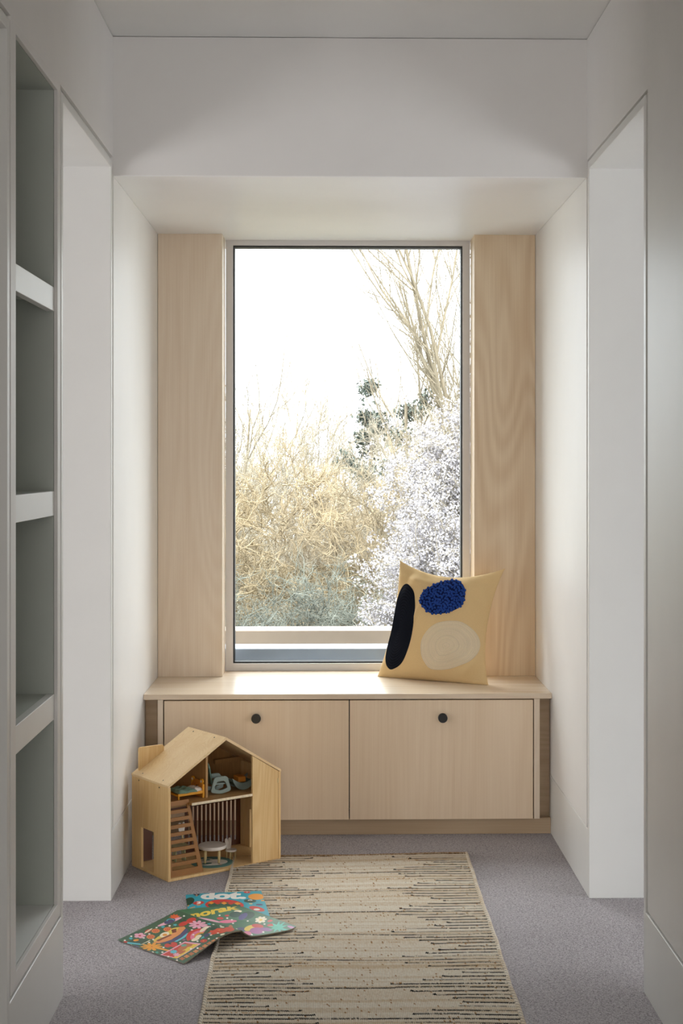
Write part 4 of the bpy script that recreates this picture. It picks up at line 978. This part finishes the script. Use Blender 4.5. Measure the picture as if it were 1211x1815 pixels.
def shrub(name, label, cat, x, y, rad, zc, n, ln, r, mat, group, stems=6, zig=0.5, kids=4, up=0.2, part='branches'):
    loc = (x, y, GZ); root = thing(name, label, cat, loc, 0, group); segs = []
    for k in range(stems):
        a = 2*PI*k/stems+rng.random(); e = np.array([x+rad[0]*0.5*math.cos(a), y+rad[1]*0.5*math.sin(a), zc+rad[2]*rng.uniform(-0.2, 0.7)])
        p = np.array([x+0.12*math.cos(a), y+0.12*math.sin(a), GZ]); m = 9
        for q in range(m):
            t = (q+1)/m; p2 = np.array([x, y, GZ])*(1-t)+e*t+np.array([0.12*math.cos(a), 0.12*math.sin(a), 0])*(1-t)+rng.normal(0, 0.05, 3)*(t < 1)
            segs.append((p, p2, 0.030*(1-0.75*q/m), 0.030*(1-0.75*(q+1)/m))); p = p2
    crown(segs, (x, y, zc), rad, n, ln, r, zig, kids, up)
    V, F = tubes_np(segs); raw_mesh(part, V, F, mat, root, loc); return root, segs
GS = 'bare golden shrubs of the thicket'
for x, y, zc, rz_, lb in ((-1.35, 13.2, -0.2, 1.35, 'golden bare shrub at far left of the thicket outside'), (-0.45, 13.9, -0.1, 1.40, 'golden bare shrub left of the middle of the thicket outside'),
                     (0.40, 13.2, -0.25, 1.40, 'golden bare shrub in the middle of the thicket outside'), (1.15, 13.8, -0.2, 1.25, 'golden bare shrub beside the white blossom outside')):
    shrub('bare_shrub', lb, 'shrub', x, y, (0.62, 0.5, rz_), zc, 300, 0.42, 0.0075, M['twig_gold'], GS, zig=0.55)
for x, y, zc, rz_, lb in ((-1.75, 17.0, 0.3, 1.5, 'tall pale shrub behind the left of the golden thicket'), (-0.4, 17.3, 0.3, 1.45, 'tall pale shrub behind the middle of the golden thicket'),
                     (0.95, 17.0, 0.2, 1.5, 'tall pale shrub behind the right of the golden thicket'), (2.2, 17.4, 0.3, 1.5, 'tall pale shrub behind the white blossom')):
    shrub('bare_shrub', lb, 'shrub', x, y, (0.85, 0.6, rz_), zc, 260, 0.5, 0.0062, M['twig_pale'], GS, zig=0.4, up=0.6)
for x, lb in ((-2.6, 'distant pale treetop at left beyond the thicket'), (-0.6, 'distant pale treetop in the middle beyond the thicket'), (1.5, 'distant pale treetop at right beyond the thicket')):
    shrub('distant_tree', lb, 'tree', x, 26.5, (1.35, 0.8, 2.4), -0.1, 300, 0.8, 0.009, M['twig_pale'], 'distant bare trees', zig=0.35, up=0.8)
# bramble tangle in the shade of the house
for x, y, lb in ((-0.95, 11.0, 'grey-green tangled bramble at bottom left outside the window'), (-0.1, 11.3, 'grey-green tangled bramble at bottom centre outside the window'), (0.7, 11.0, 'grey-green tangled bramble beside the white blossom outside')):
    shrub('bramble', lb, 'shrub', x, y, (0.55, 0.4, 0.72), -0.40, 300, 0.40, 0.0052, M['twig_grey'], 'brambles at the foot of the thicket', zig=0.75, up=0.0)
# bare trees
BT = 'bare trees beyond the thicket'
woody('bare_tree', 'small bare tree rising above the thicket at far left', 'tree', (-1.15, 20.0, GZ), 3, 5.3, 0.06, 3, M['bark'], BT, wig=0.16, up=0.08, nb=(3, 4), ratio=0.45, spread=0.8, step=8, lean=0.05)
woody('bare_tree', 'tall bare tree reaching the top right corner of the window', 'tree', (1.75, 18.2, GZ), 8, 8.2, 0.056, 3, M['bark'], BT, wig=0.07, up=0.06, nb=(2, 3), ratio=0.38, spread=0.5, step=12, lean=0.12)
woody('bare_tree', 'fine twiggy bare tree left of the tallest tree outside', 'tree', (1.45, 21.0, GZ), 4, 6.8, 0.06, 3, M['bark'], BT, wig=0.10, up=0.07, nb=(2, 3), ratio=0.38, spread=0.65, step=9, lean=0.13)
# evergreens
for x, y, h0, h1, w, lb in ((0.98, 19.9, 0.7, 2.35, 0.40, 'dark evergreen with pointed top behind the white blossom'), (0.52, 20.4, 0.3, 2.0, 0.34, 'smaller dark evergreen left of the pointed one')):
    root = thing('evergreen_tree', lb, 'tree', (x, y, GZ), 0, 'evergreens beyond the thicket'); pts = []
    clumps = [(x+rng.normal(0, w*0.55), y+rng.normal(0, w*0.4), h0-0.9+(h1-h0+0.9)*(q/15)**0.9, w*(0.50-0.30*q/15)) for q in range(16)]
    for cx, cy, cz, cr_ in clumps: pts += [tuple(np.array([cx, cy, cz])+rng.normal(0, 1, 3)*cr_*np.array([0.55, 0.55, 0.6])) for _ in range(34)]
    V, F = quads(pts, 0.030, 0.045, 9); raw_mesh('foliage', V, F, M['needle'], root, (x, y, GZ))
    V, F = tubes_np([((x, y, GZ), (x, y, h1-0.2), 0.09, 0.02)], 8); raw_mesh('trunk', V, F, M['bark'], root, (x, y, GZ))
# white blossom trees at right
for x, y, rad, zc, n_, lb in ((0.80, 9.9, (0.27, 0.3, 0.60), 0.15, 240, 'low white blossoming tree behind the cushion outside the window'), (1.22, 12.2, (0.50, 0.40, 1.0), 0.68, 420, 'white blossoming tree at the right edge of the window')):
    root, segs = shrub('blossom_tree', lb, 'tree', x, y, rad, zc, n_, 0.42, 0.0045, M['twig_pale'], 'blossoming trees outside', stems=5, zig=0.35, up=0.0)
    pts = np.array([s_[1] for s_ in segs[50:]]); pts = pts[rng.permutation(len(pts))[:11000]]
    V, F = quads(pts, 0.0080 if y < 11 else 0.0098, 0.020, 12, 0.85); raw_mesh('blossom', V, F, M['blossom'], root, (x, y, GZ))
